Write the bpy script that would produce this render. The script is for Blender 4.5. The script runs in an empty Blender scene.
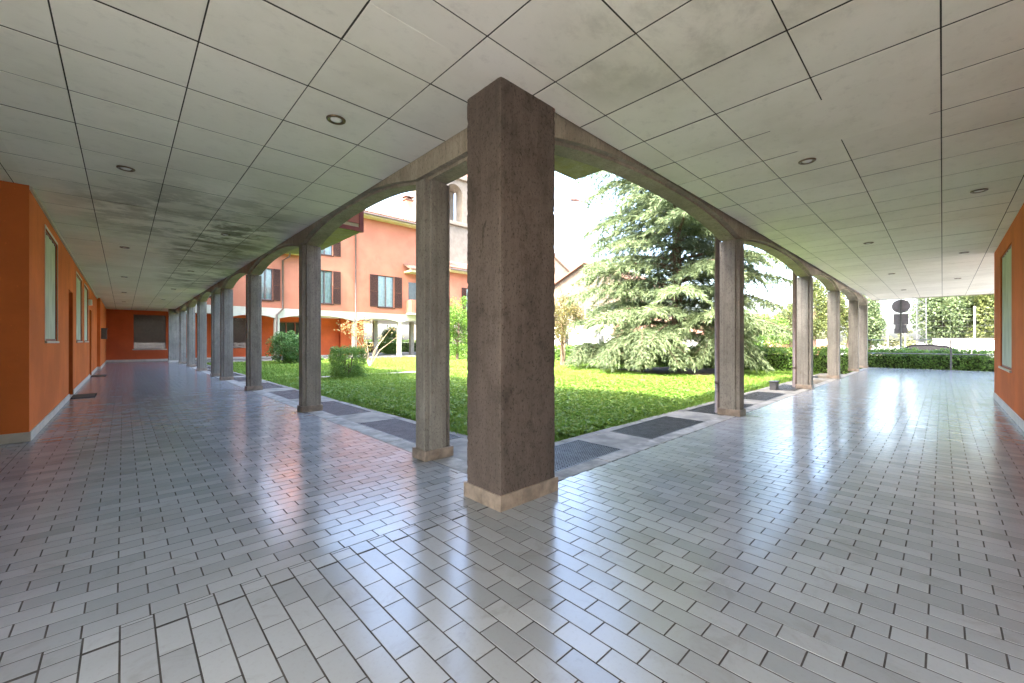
import bpy, math, random
import numpy as np
from mathutils import Vector
random.seed(7)
rng = np.random.default_rng(11)
sc = bpy.context.scene
COL = sc.collection
R = math.radians
ORIGIN = {}

# ------------------------------------------------------------------ materials
class NT:
    def __init__(self, name):
        self.m = bpy.data.materials.new(name); self.m.use_nodes = True
        self.t = self.m.node_tree; self.t.nodes.clear()
        self.out = self.n('ShaderNodeOutputMaterial')
        self.pos = self.n('ShaderNodeNewGeometry')
    def n(self, typ, **kw):
        x = self.t.nodes.new(typ)
        for k, v in kw.items(): setattr(x, k, v)
        return x
    def l(self, a, b): self.t.links.new(a, b)
    def setin(self, node, key, v):
        if isinstance(v, bpy.types.NodeSocket): self.l(v, node.inputs[key])
        else: node.inputs[key].default_value = v
    def coord(self, scale=(1, 1, 1)):
        mp = self.n('ShaderNodeMapping'); self.l(self.pos.outputs['Position'], mp.inputs['Vector'])
        mp.inputs['Scale'].default_value = scale
        return mp.outputs['Vector']
    def noise(self, scale=5, detail=4, rough=.55, sc3=(1, 1, 1), dist=0):
        nz = self.n('ShaderNodeTexNoise'); self.l(self.coord(sc3), nz.inputs['Vector'])
        nz.inputs['Scale'].default_value = scale; nz.inputs['Detail'].default_value = detail
        nz.inputs['Roughness'].default_value = rough; nz.inputs['Distortion'].default_value = dist
        return nz.outputs['Fac']
    def ramp(self, f, a, b, lo=0., hi=1.):
        mr = self.n('ShaderNodeMapRange'); mr.interpolation_type = 'SMOOTHSTEP'
        self.setin(mr, 'Value', f); self.setin(mr, 'From Min', a); self.setin(mr, 'From Max', b)
        self.setin(mr, 'To Min', lo); self.setin(mr, 'To Max', hi)
        return mr.outputs['Result']
    def math(self, op, a, b=0.):
        x = self.n('ShaderNodeMath', operation=op); self.setin(x, 0, a); self.setin(x, 1, b)
        return x.outputs[0]
    def mix(self, f, a, b, mode='MIX'):
        x = self.n('ShaderNodeMix', data_type='RGBA', blend_type=mode)
        self.setin(x, 0, f)
        for i, v in ((6, a), (7, b)):
            if isinstance(v, bpy.types.NodeSocket): self.l(v, x.inputs[i])
            else: x.inputs[i].default_value = (*v, 1)
        return x.outputs[2]
    def bump(self, h, strength=.3, dist=.01):
        b = self.n('ShaderNodeBump'); self.l(h, b.inputs['Height'])
        b.inputs['Strength'].default_value = strength; b.inputs['Distance'].default_value = dist
        return b.outputs['Normal']
    def princ(self, color, rough=.6, normal=None, spec=.5, metal=0., **kw):
        p = self.n('ShaderNodeBsdfPrincipled')
        if isinstance(color, bpy.types.NodeSocket): self.l(color, p.inputs['Base Color'])
        else: p.inputs['Base Color'].default_value = (*color, 1)
        self.setin(p, 'Roughness', rough); self.setin(p, 'Specular IOR Level', spec); self.setin(p, 'Metallic', metal)
        if normal is not None: self.l(normal, p.inputs['Normal'])
        for k, v in kw.items(): self.setin(p, k.replace('_', ' '), v)
        return p.outputs[0]
    def done(self, sh):
        self.l(sh, self.out.inputs['Surface']); return self.m

def mul(c, k): return tuple(min(1, x*k) for x in c)

def m_plain(name, c, rough=.6, var=.15, scale=6, bump=.15, bscale=60, spec=.4, metal=0., sc3=(1, 1, 1)):
    t = NT(name)
    f = t.noise(scale, 5, .6, sc3)
    col = t.mix(t.ramp(f, .3, .7), mul(c, 1-var), mul(c, 1+var))
    nb = t.bump(t.noise(bscale, 3), bump, .004) if bump else None
    return t.done(t.princ(col, rough, nb, spec, metal))

def m_plaster(name, c, c2=None, streak=.25):
    t = NT(name)
    c2 = c2 or mul(c, .78)
    big = t.noise(.9, 5, .6)
    col = t.mix(t.ramp(big, .35, .7), c2, c)
    st = t.noise(3.2, 4, .6, (1, 1, .22))
    col = t.mix(t.math('MULTIPLY', t.ramp(st, .55, .75), streak), col, mul(c, .55))
    scuff = t.noise(23, 3, .7)
    col = t.mix(t.math('MULTIPLY', t.ramp(scuff, .66, .72), .35), col, mul(c, 1.5))
    sp = t.noise(9, 6, .8)
    col = t.mix(t.math('MULTIPLY', t.ramp(sp, .62, .72), .25), col, mul(c, .5))
    nb = t.bump(t.noise(120, 4), .25, .004)
    return t.done(t.princ(col, .85, nb, .25))

def m_concrete(name, c, dark, pits=.6, board=.5, bounce_tint=None, zs=.35):
    t = NT(name)
    big = t.noise(1.7, 6, .65, (1, 1, .5))
    col = t.mix(t.ramp(big, .3, .72), mul(c, .72), mul(c, 1.18))
    bd = t.noise(26, 3, .6, (1, 1, .03))
    col = t.mix(t.math('MULTIPLY', t.ramp(bd, .42, .66), board), col, dark)
    fine = t.noise(70, 5, .75, (1, 1, zs))
    blot = t.noise(6, 6, .75, (1, 1, .7))
    col = t.mix(t.math('MULTIPLY', t.ramp(blot, .48, .7), .55), col, mul(dark, 1.1))
    col = t.mix(t.math('MULTIPLY', t.ramp(fine, .53, .64), pits), col, mul(dark, .55))
    crack = t.noise(13, 7, .8, (1, 1, .45), 1.2)
    col = t.mix(t.math('MULTIPLY', t.ramp(crack, .60, .68), pits*.8), col, mul(dark, .5))
    lt = t.noise(18, 5, .75, (1, 1, .3))
    col = t.mix(t.math('MULTIPLY', t.ramp(lt, .6, .75), .4), col, mul(c, 1.6))
    if bounce_tint:  # blotchy tint standing in for light thrown up by the grass
        ms = t.noise(5, 5, .7)
        col = t.mix(t.math('MULTIPLY', t.ramp(ms, .35, .65), .8), col, bounce_tint)
    h = t.math('ADD', t.math('MULTIPLY', bd, .6), t.math('MULTIPLY', fine, .7))
    return t.done(t.princ(col, .82, t.bump(h, .55, .006), .3))

def m_leaf(name, c, c2, trans=.3, rough=.5):
    t = NT(name)
    rnd = t.pos.outputs['Random Per Island']
    big = t.noise(1.1, 3, .6)
    f = t.math('ADD', t.math('MULTIPLY', rnd, .7), t.math('MULTIPLY', big, .5))
    col = t.mix(t.ramp(f, .15, 1.0), c, c2)
    p = t.princ(col, rough, None, .35)
    tr = t.n('ShaderNodeBsdfTranslucent'); t.l(t.mix(.5, col, mul(c2, 1.3)), tr.inputs['Color'])
    ms = t.n('ShaderNodeMixShader'); ms.inputs[0].default_value = trans
    t.l(p, ms.inputs[1]); t.l(tr.outputs[0], ms.inputs[2])
    return t.done(ms.outputs[0])

def m_glass(name, tint=(.9, .95, .95), refl=1.0):
    t = NT(name)
    fr = t.n('ShaderNodeFresnel'); fr.inputs['IOR'].default_value = 1.5
    tr = t.n('ShaderNodeBsdfTransparent'); tr.inputs['Color'].default_value = (*tint, 1)
    gl = t.n('ShaderNodeBsdfGlossy'); gl.inputs['Roughness'].default_value = .02
    ms = t.n('ShaderNodeMixShader')
    t.l(t.math('MULTIPLY', fr.outputs[0], refl), ms.inputs[0]); t.l(tr.outputs[0], ms.inputs[1]); t.l(gl.outputs[0], ms.inputs[2])
    return t.done(ms.outputs[0])

def m_tile():
    t = NT('glazed_tile')
    rnd = t.pos.outputs['Random Per Island']
    col = t.mix(rnd, (.208, .226, .234), (.285, .304, .311))
    cl = t.noise(1.1, 5, .65)
    col = t.mix(t.math('MULTIPLY', t.ramp(cl, .4, .75), .35), col, (.205, .20, .19))
    sp = t.noise(60, 4, .75)
    col = t.mix(t.math('MULTIPLY', t.ramp(sp, .5, .8), .25), col, (.14, .135, .125))
    st = t.noise(4.2, 6, .7, (1, 1, 1), .8)
    col = t.mix(t.math('MULTIPLY', t.ramp(st, .52, .72), .3), col, (.13, .125, .115))
    ro = t.ramp(t.noise(3.5, 6, .75), .3, .75, .14, .222)
    ro = t.math('ADD', ro, t.math('MULTIPLY', rnd, .035))
    h = t.math('ADD', t.noise(9, 3, .6), t.math('MULTIPLY', t.noise(70, 3, .6), .12))
    return t.done(t.princ(col, ro, t.bump(h, .10, .004), .75))

def m_ceiling():
    t = NT('ceiling_panel')
    rnd = t.pos.outputs['Random Per Island']
    col = t.mix(rnd, (.755, .732, .65), (.82, .80, .715))
    big = t.noise(.8, 5, .65)
    col = t.mix(t.math('MULTIPLY', t.ramp(big, .42, .72), .40), col, (.55, .535, .43))
    fine = t.noise(7, 7, .78, (1, 1.3, 1))
    col = t.mix(t.math('MULTIPLY', t.ramp(fine, .5, .75), .34), col, (.42, .40, .35))
    # mildew, in one damp stretch of the long arm
    sx = t.n('ShaderNodeSeparateXYZ'); t.l(t.pos.outputs['Position'], sx.inputs[0])
    x, y = sx.outputs[0], sx.outputs[1]
    def zone(cx, cy, rx, ry):
        a = t.math('DIVIDE', t.math('SUBTRACT', x, cx), rx); b = t.math('DIVIDE', t.math('SUBTRACT', y, cy), ry)
        d = t.math('ADD', t.math('MULTIPLY', a, a), t.math('MULTIPLY', b, b))
        return t.ramp(d, .05, 1.0, 1., 0.)
    z1 = t.math('MAXIMUM', zone(1.35, 9.8, 1.0, 4.6), t.math('MULTIPLY', zone(.4, 8.0, 1.2, 2.6), .55))
    z1 = t.math('MAXIMUM', z1, t.math('MULTIPLY', zone(1.6, 14.5, 1.1, 4.5), .75))
    z1 = t.math('MAXIMUM', z1, t.math('MULTIPLY', zone(2.3, .9, .8, 1.3), .25))
    st = t.noise(2.1, 7, .70, (.85, 1.15, 1), .25)
    mk = t.math('MULTIPLY', t.ramp(st, .42, .60), z1)
    col = t.mix(t.math('MULTIPLY', mk, .92), col, (.11, .105, .05))
    soft = t.noise(.9, 4, .6, (.8, 1.3, 1))
    col = t.mix(t.math('MULTIPLY', t.math('MULTIPLY', t.ramp(soft, .38, .62), z1), .6), col, (.34, .32, .23))
    return t.done(t.princ(col, .62, t.bump(t.noise(90, 3), .12, .003), .3))

def m_grass_ground():
    t = NT('lawn_soil')
    f = t.noise(2.5, 6, .7); g = t.noise(30, 4, .7)
    col = t.mix(t.ramp(f, .3, .7), (.10, .17, .02), (.16, .22, .035))
    col = t.mix(t.math('MULTIPLY', t.ramp(g, .5, .7), .4), col, (.09, .075, .035))
    return t.done(t.princ(col, .95, t.bump(g, .6, .02), .1))

M = {}
M['tile'] = m_tile()
M['grout'] = m_plain('tile_grout', (.045, .042, .038), .95, .35, 8, .1, 60, .1)
M['ceiling'] = m_ceiling()
M['gap'] = m_plain('ceiling_gap', (.055, .052, .044), .95, .2, 6, 0, 60, .1)
M['patch'] = m_plain('plaster_patch', (.62, .61, .56), .7, .10, 3.5, .3, 25)
M['orange'] = m_plaster('orange_render', (.62, .155, .035))
M['red'] = m_plaster('red_render', (.58, .11, .034))
M['salmon'] = m_plaster('salmon_render', (.34, .135, .082), (.295, .112, .068), .22)
M['pillar'] = m_concrete('rough_brown_concrete', (.118, .092, .075), (.033, .025, .019), .75, .14, None, .62)
M['column'] = m_concrete('board_marked_concrete', (.275, .252, .212), (.135, .12, .097), .65, .38, None, .5)
M['beam'] = m_concrete('beam_concrete', (.36, .315, .24), (.19, .16, .12), .6, .3)
M['soffit'] = m_concrete('grass_lit_concrete', (.46, .42, .27), (.25, .22, .12), .5, .25, (.40, .35, .14))  # olive tint put into the colour for light bounced off the lawn
M['skirt'] = m_plain('travertine_skirting', (.25, .20, .152), .5, .3, 9, .2, 50)
M['skirt_white'] = m_plain('pale_skirting', (.50, .45, .38), .5, .12, 4, .1, 50)
M['slab'] = m_plain('concrete_slab', (.20, .188, .158), .9, .3, 3.2, .5, 45)
M['kerb'] = m_plain('kerb_stone', (.25, .238, .205), .85, .35, 5, .5, 60)
M['grate'] = m_plain('galvanised_grating', (.085, .083, .08), .5, .25, 8, .1, 80, .5, .6)
M['void'] = m_plain('shade_black', (.02, .02, .02), .95, .2)  # near-black colour standing in for unlit depth
M['soil'] = m_grass_ground()
M['dirt'] = m_plain('bare_soil', (.10, .072, .045), .95, .3, 5, .6, 30)
M['ground'] = m_plain('pale_ground', (.24, .225, .20), .95, .2, .4, .3, 8)
M['asphalt'] = m_plain('asphalt', (.07, .07, .07), .9, .2, 2, .4, 90)
M['white'] = m_plain('white_paint', (.78, .77, .74), .6, .06, 2)
M['cream'] = m_plain('cream_render', (.60, .52, .42), .85, .12, 1.2, .15, 40)
M['tan'] = m_plain('tan_render', (.095, .073, .053), .85, .14, 1.2, .15, 40)
M['stone'] = m_plain('tower_stone', (.165, .14, .108), .85, .14, 1.5, .2, 30)
M['roof'] = m_plain('clay_roof_tiles', (.15, .085, .06), .85, .35, 6, .5, 14, .2, 0, (1, 4, 1))
M['shutter'] = m_plain('brown_shutter', (.05, .026, .020), .8, .15, 10, .2, 30, .15)
M['rust'] = m_plain('dark_red_metal', (.17, .04, .025), .5, .2, 9)
M['brown_metal'] = m_plain('brown_downpipe', (.09, .065, .055), .45, .15, 9, .05)
M['grey_metal'] = m_plain('grey_metal', (.11, .113, .113), .45, .15, 9, .05, 60, .5, .6)
M['sign_back'] = m_plain('sign_back_metal', (.10, .10, .105), .55, .12, 9, .05, 60, .5, .3)
M['steel'] = m_plain('brushed_steel', (.55, .54, .52), .32, .1, 12, .05, 60, .5, .9)
M['bronze'] = m_plain('bronze_ring', (.16, .115, .07), .35, .2, 20, .05, 60, .5, .8)
M['bulb'] = m_plain('frosted_bulb', (.75, .73, .68), .25, .04, 8, 0)
M['curtain'] = m_plain('pale_curtain', (.46, .49, .385), .8, .14, 5, .1, 40, .2, 0, (1, 1, .3))
M['lace'] = m_plain('lace_curtain', (.60, .62, .58), .8, .12, 5, .1, 40)
M['rear'] = m_plain('rear_blocker_grey', (.20, .225, .22), .85, .1, 1.5)  # grey chosen to limit light returned by the unseen rear walls
M['hedge_core'] = m_plain('hedge_shade', (.03, .045, .015), .95, .3)  # dark green painted as the shade inside a hedge
M['band'] = m_plain('off_white_render', (.38, .365, .30), .85, .1, 2)
M['glass'] = m_glass('window_glass')
M['dark_glass'] = m_plain('dark_glass', (.03, .035, .032), .08, .2, 3, 0, 60, .6)
M['mat'] = m_plain('coir_mat', (.10, .07, .045), .95, .3, 40, .8, 150)
M['door'] = m_plain('dark_red_door', (.20, .030, .020), .45, .15, 7, .1)
M['bark'] = m_plain('bark', (.13, .09, .065), .95, .35, 14, .9, 25, .2, 0, (1, 1, .3))
M['pale_bark'] = m_plain('pale_bark', (.33, .25, .17), .9, .25, 14, .6, 25)
M['blackpaint'] = m_plain('black_car_paint', (.006, .006, .007), .9, .1, 3, 0, 60, .0)
M['rubber'] = m_plain('tyre_rubber', (.015, .015, .015), .9, .1, 6, 0, 60, .05)
M['lens'] = m_plain('lamp_lens', (.45, .08, .06), .2, .1, 3, 0)
M['terracotta'] = m_plain('terracotta_wall', (.50, .24, .15), .85, .15, 3)
M['needle'] = m_leaf('cedar_needles', (.082, .125, .06), (.18, .228, .108), .25, .6)
M['needle_shade'] = m_leaf('shaded_needles', (.05, .08, .05), (.11, .15, .08), .15, .6)  # darker copy of the needles, shade of the crown's heart in its colour
M['juniper'] = m_leaf('juniper_sprays', (.062, .095, .045), (.135, .175, .08), .2, .6)
M['laurel'] = m_leaf('laurel_leaves', (.055, .125, .022), (.165, .28, .05), .28, .4)
M['bushleaf'] = m_leaf('bush_leaves', (.028, .085, .022), (.105, .21, .055), .25, .45)
M['boxleaf'] = m_leaf('box_leaves', (.055, .13, .025), (.16, .27, .05), .3, .45)
M['mapleleaf'] = m_leaf('maple_leaves', (.22, .12, .06), (.36, .30, .12), .4, .5)
M['limeleaf'] = m_leaf('lime_leaves', (.05, .12, .015), (.13, .225, .03), .35, .45)
M['autumnleaf'] = m_leaf('bronze_leaves', (.06, .075, .02), (.15, .12, .03), .3, .5)
M['poplarleaf'] = m_leaf('poplar_leaves', (.055, .08, .022), (.125, .145, .04), .3, .5)
M['farleaf'] = m_leaf('woodland_leaves', (.05, .085, .035), (.125, .165, .07), .3, .5)
M['farleaf2'] = m_leaf('olive_leaves', (.08, .095, .045), (.17, .175, .085), .3, .5)
M['grass'] = m_leaf('grass_blades', (.075, .18, .018), (.195, .285, .05), .35, .5)

# ------------------------------------------------------------------ mesh tools
def np_obj(name, V, faces, mat, parent=None, smooth=False, base=None):
    """faces: list of (n,k) int arrays"""
    V = np.asarray(V, dtype=np.float64)
    o0 = np.array(ORIGIN.get(parent.name, (0, 0, 0)) if parent else (base or (0, 0, 0)))
    V = V - o0
    me = bpy.data.meshes.new(name)
    me.vertices.add(len(V)); me.vertices.foreach_set('co', V.astype(np.float32).ravel())
    faces = [np.asarray(f, dtype=np.int32) for f in faces if len(f)]
    li = np.concatenate([f.ravel() for f in faces])
    tot = np.concatenate([np.full(len(f), f.shape[1], dtype=np.int32) for f in faces])
    st = np.concatenate([[0], np.cumsum(tot)[:-1]]).astype(np.int32)
    me.loops.add(len(li)); me.loops.foreach_set('vertex_index', li)
    me.polygons.add(len(tot)); me.polygons.foreach_set('loop_start', st); me.polygons.foreach_set('loop_total', tot)
    me.polygons.foreach_set('use_smooth', np.full(len(tot), bool(smooth)))
    me.update(calc_edges=True); me.validate()
    me.materials.append(mat)
    o = bpy.data.objects.new(name, me); COL.objects.link(o)
    if parent: o.parent = parent
    else: o.location = tuple(o0)
    ORIGIN[o.name] = tuple(o0)
    return o

class MB:
    def __init__(s): s.v = []; s.f = {}; s.n = 0
    def add(s, verts, faces):
        b = s.n; s.v.extend(verts); s.n += len(verts)
        for f in faces: s.f.setdefault(len(f), []).append([b+i for i in f])
        return s
    def box(s, x0, x1, y0, y1, z0, z1):
        v = [(x0, y0, z0), (x1, y0, z0), (x1, y1, z0), (x0, y1, z0), (x0, y0, z1), (x1, y0, z1), (x1, y1, z1), (x0, y1, z1)]
        return s.add(v, [(0, 3, 2, 1), (4, 5, 6, 7), (0, 1, 5, 4), (1, 2, 6, 5), (2, 3, 7, 6), (3, 0, 4, 7)])
    def prism(s, poly, axis, a, b):
        """poly of 2D points, extruded along axis 'x','y','z' from a to b"""
        n = len(poly)
        def P(p, t):
            return {'x': (t, p[0], p[1]), 'y': (p[0], t, p[1]), 'z': (p[0], p[1], t)}[axis]
        v = [P(p, a) for p in poly]+[P(p, b) for p in poly]
        f = [tuple(range(n))[::-1], tuple(range(n, 2*n))]+[(i, (i+1) % n, n+(i+1) % n, n+i) for i in range(n)]
        return s.add(v, f)
    def tube(s, pts, rad, n=8, cap=True):
        pts = [Vector(p) for p in pts]
        if not hasattr(rad, '__len__'): rad = [rad]*len(pts)
        v = []; f = []
        ref = Vector((0, 0, 1))
        for i, p in enumerate(pts):
            d = (pts[min(i+1, len(pts)-1)]-pts[max(i-1, 0)]).normalized()
            r = ref if abs(d.z) < .9 else Vector((1, 0, 0))
            a = d.cross(r).normalized(); b = d.cross(a)
            for k in range(n):
                an = 2*math.pi*k/n; q = p+(a*math.cos(an)+b*math.sin(an))*rad[i]; v.append(tuple(q))
        for i in range(len(pts)-1):
            for k in range(n): f.append((i*n+k, i*n+(k+1) % n, (i+1)*n+(k+1) % n, (i+1)*n+k))
        if cap: f.append(tuple(range(n))); f.append(tuple(range((len(pts)-1)*n, len(pts)*n))[::-1])
        return s.add(v, f)
    def lathe(s, c, prof, n=24):
        v = []; f = []
        for r, z in prof:
            for k in range(n):
                an = 2*math.pi*k/n; v.append((c[0]+r*math.cos(an), c[1]+r*math.sin(an), c[2]+z))
        for i in range(len(prof)-1):
            for k in range(n): f.append((i*n+k, i*n+(k+1) % n, (i+1)*n+(k+1) % n, (i+1)*n+k))
        f.append(tuple(range((len(prof)-1)*n, len(prof)*n)))
        return s.add(v, f)
    def build(s, name, mat, parent=None, bevel=0, smooth=False, base=None, seg=2):
        o = np_obj(name, s.v, list(s.f.values()), mat, parent, smooth, base)
        if bevel:
            md = o.modifiers.new('bevel', 'BEVEL'); md.width = bevel; md.segments = seg; md.limit_method = 'ANGLE'
        return o

def box(name, mat, parent, x0, x1, y0, y1, z0, z1, bevel=0):
    return MB().box(x0, x1, y0, y1, z0, z1).build(name, mat, parent, bevel)

def tag(o, label, cat, group=None):
    o['label'] = label; o['category'] = cat
    if group: o['group'] = group
    return o
def thing(name, label, cat, loc=(0, 0, 0), group=None):
    o = bpy.data.objects.new(name, None); COL.objects.link(o); o.location = loc
    o.empty_display_size = .2
    ORIGIN[o.name] = tuple(loc)
    return tag(o, label, cat, group)
def struct(o): o['kind'] = 'structure'; return o
def stuff(o): o['kind'] = 'stuff'; return o

def dup(root, loc, label):
    r = root.copy(); COL.objects.link(r); r.location = loc; r['label'] = label
    ORIGIN[r.name] = tuple(loc)
    for ch in list(root.children):
        c = ch.copy(); COL.objects.link(c); c.parent = r
        for g in list(ch.children):
            d = g.copy(); COL.objects.link(d); d.parent = c
    return r

def unit(v): return v/np.maximum(np.linalg.norm(v, axis=-1, keepdims=True), 1e-9)
def leaf_geo(P, size, aspect=.5, U=None, tilt=None):
    """diamond leaves at P: returns verts, quads. U: preferred long axis"""
    n = len(P)
    size = np.broadcast_to(np.asarray(size, float), (n,))*rng.uniform(.7, 1.3, n)
    u = unit(rng.normal(size=(n, 3))) if U is None else unit(U)
    w = unit(np.cross(u, rng.normal(size=(n, 3))))
    nn = np.cross(u, w)
    l = size[:, None]
    V = np.stack([P-u*l*.5, P+w*l*aspect*.5+nn*l*.08, P+u*l*.5, P-w*l*aspect*.5+nn*l*.08], 1).reshape(-1, 3)
    F = np.arange(4*n).reshape(n, 4)
    return V, F
def leaf_obj(name, P, size, mat, parent, aspect=.5, U=None):
    V, F = leaf_geo(np.asarray(P), size, aspect, U)
    return np_obj(name, V, [F], mat, parent)

# ------------------------------------------------------------------ ground and floors
H = 3.0
struct(MB().add([(-900, -900, -.5), (900, -900, -.5), (900, 900, -.5), (-900, 900, -.5)], [(0, 1, 2, 3)]).build('ground', M['ground']))
struct(box('bounce_yard', M['ground'], None, -60, -3.0, -40, 60, -.4, -.03))  # unseen pale paving added to bounce sunlight under the portico
struct(box('bounce_yard', M['ground'], None, -2.999, 3.2, -40, -3.6, -.4, -.03))  # unseen continuation of the added bounce paving
struct(box('road', M['asphalt'], None, 36, 46, -300, 300, -.495, -.478))
mk = MB()
for y in range(-60, 80, 6): mk.box(40.9, 41.05, y, y+3, -.477, -.473)
struct(mk.build('road_marking', M['white']))
struct(box('foundation', M['slab'], None, -3.0, 24.6, -3.6, 2.38, -.45, -.012))
struct(box('foundation', M['slab'], None, -3.0, 2.28, 2.38, 33, -.45, -.012))

def tiles(regions):
    V = []; F = []
    g = .0031; bv = .0008
    def one(x0, x1, y0, y1):
        if x1-x0 < .012 or y1-y0 < .012: return
        z = rng.normal(0, .0003); tx = rng.normal(0, .0006); ty = rng.normal(0, .0006)
        if rng.random() < .04: z += rng.normal(0, .0010); tx *= 2.5; ty *= 2.5
        z = max(z, -.0002); cx, cy = (x0+x1)/2, (y0+y1)/2
        b = len(V)
        for ins, dz in ((g+bv, 0), (g, -bv), (g, -.006)):
            for (x, y) in ((x0+ins, y0+ins), (x1-ins, y0+ins), (x1-ins, y1-ins), (x0+ins, y1-ins)):
                V.append((x, y, z+dz+(x-cx)*tx+(y-cy)*ty))
        F.append((b, b+1, b+2, b+3))
        for r in (0, 4):
            for k in range(4):
                F.append((b+r+k, b+r+4+k, b+r+4+(k+1) % 4, b+r+(k+1) % 4))
    for (rx0, rx1, ry0, ry1, mode) in regions:
        W, L = .1047, .2065
        if mode == 'L':     # rows run across the long arm
            k0 = int(math.floor((ry0-2.335)/W)); k1 = int(math.ceil((ry1-2.335)/W))
            for k in range(k0, k1):
                off = -.122+(k % 2)*L/2
                n0 = int(math.floor((rx0-off)/L)); n1 = int(math.ceil((rx1-off)/L))
                for n in range(n0, n1):
                    one(max(rx0, off+n*L), min(rx1, off+(n+1)*L), max(ry0, 2.335+k*W), min(ry1, 2.335+(k+1)*W))
        else:
            k0 = int(math.floor((rx0+.01)/W)); k1 = int(math.ceil((rx1+.01)/W))
            for k in range(k0, k1):
                off = 2.313+(k % 2)*L/2
                n0 = int(math.floor((ry0-off)/L)); n1 = int(math.ceil((ry1-off)/L))
                for n in range(n0, n1):
                    one(max(rx0, -.01+k*W), min(rx1, -.01+(k+1)*W), max(ry0, off+n*L), min(ry1, off+(n+1)*L))
    F2 = []
    for f in F: F2.append(f)
    return np.array(V), np.array(F2)
V, F = tiles([(-2.9, 24.5, -3.5, 2.22, 'R'), (-2.9, 2.20, 2.22, 2.335, 'R'), (-.80, 2.2, 2.335, 32.5, 'L'), (-2.9, -.80, 2.335, 7.38, 'L')])
fl = struct(np_obj('floor', V, [F], M['tile']))
struct(MB().box(-2.95, 24.52, -3.55, 2.225, -.0115, -.0011).box(-2.95, 2.205, 2.225, 32.5, -.0115, -.0011).build('floor_grout', M['grout']))

# kerb stones and paving slabs round the courtyard
kb = MB()
y = 2.46
while y < 30:
    l = min(1.0, 30-y); kb.box(2.208, 2.44, y+.003, y+l-.003, -.3, -.002+random.uniform(-.003, .002)); y += l
x = 2.45
while x < 24.4:
    l = min(1.0, 24.5-x); kb.box(x+.003, x+l-.003, 2.228, 2.40, -.3, -.002+random.uniform(-.003, .002)); x += l
struct(kb.build('kerb', M['kerb'], bevel=.008))

GL = [(4.12+2.55*i, 4.12+2.55*i+1.68) for i in range(10)]
GR = [(2.62, 3.97)]+[(4.66+2.33*i, 4.66+2.33*i+1.57) for i in range(6)]
pv = MB()
def slabrun(a, b, fn):
    n = max(1, round((b-a)/.62)); s = (b-a)/n
    for i in range(n): fn(a+i*s+.003, a+(i+1)*s-.003, random.uniform(-.004, .002))
cur = 3.04
for a, b in GL+[(29.0, 29.0)]:
    if a > cur: slabrun(cur, a, lambda p, q, dz: pv.box(2.445, 3.045, p, q, -.2, -.015+dz))
    cur = b
cur = 3.05
for a, b in GR+[(19.0, 19.0)]:
    if a > cur: slabrun(cur, a, lambda p, q, dz: pv.box(p, q, 2.405, 3.035, -.2, -.015+dz))
    cur = b
slabrun(3.17, 29.0, lambda p, q, dz: pv.box(3.05, 3.165, p, q, -.2, -.018+dz))
slabrun(3.17, 19.0, lambda p, q, dz: pv.box(p, q, 3.04, 3.165, -.2, -.018+dz))
struct(pv.build('pavement', M['slab'], bevel=.006))
struct(box('garden_path', M['slab'], None, 3.17, 8.6, 14.35, 14.9, -.2, -.045))
struct(box('pavement_far', M['slab'], None, 2.445, 26, 29.0, 30.0, -.3, -.02))

# lawn
def lawn_z(x, y): return -.055+.02*np.sin(x*.9+.4)*np.sin(y*.7)+.015*np.sin(x*2.3+y*1.7)
nx, ny = 66, 106
gx = np.linspace(3.168, 19.4, nx); gy = np.linspace(3.168, 29.0, ny)
X, Y = np.meshgrid(gx, gy, indexing='ij'); Z = lawn_z(X, Y)
V = np.stack([X, Y, Z], -1).reshape(-1, 3)
I = np.arange(nx*ny).reshape(nx, ny)
F = np.stack([I[:-1, :-1], I[1:, :-1], I[1:, 1:], I[:-1, 1:]], -1).reshape(-1, 4)
struct(np_obj('lawn', V, [F], M['soil'], smooth=True))
struct(box('lawn_bank', M['dirt'], None, 3.17, 19.6, 3.17, 29.0, -.49, -.2))
# soil ring under the big conifer
an = np.linspace(0, 2*np.pi, 28, endpoint=False)
rr = np.array([2.5+.35*math.sin(3*a+1)+.25*math.sin(5*a) for a in an])
ring = [(16.9+r*math.cos(a), 7.7+r*math.sin(a)*.9, float(lawn_z(16.9+r*math.cos(a), 7.7+r*math.sin(a)*.9))+.01) for a, r in zip(an, rr)]
struct(MB().add(ring+[(16.9, 7.7, .05)], [(i, (i+1) % 28, 28) for i in range(28)]).build('soil_bed', M['dirt']))

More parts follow.
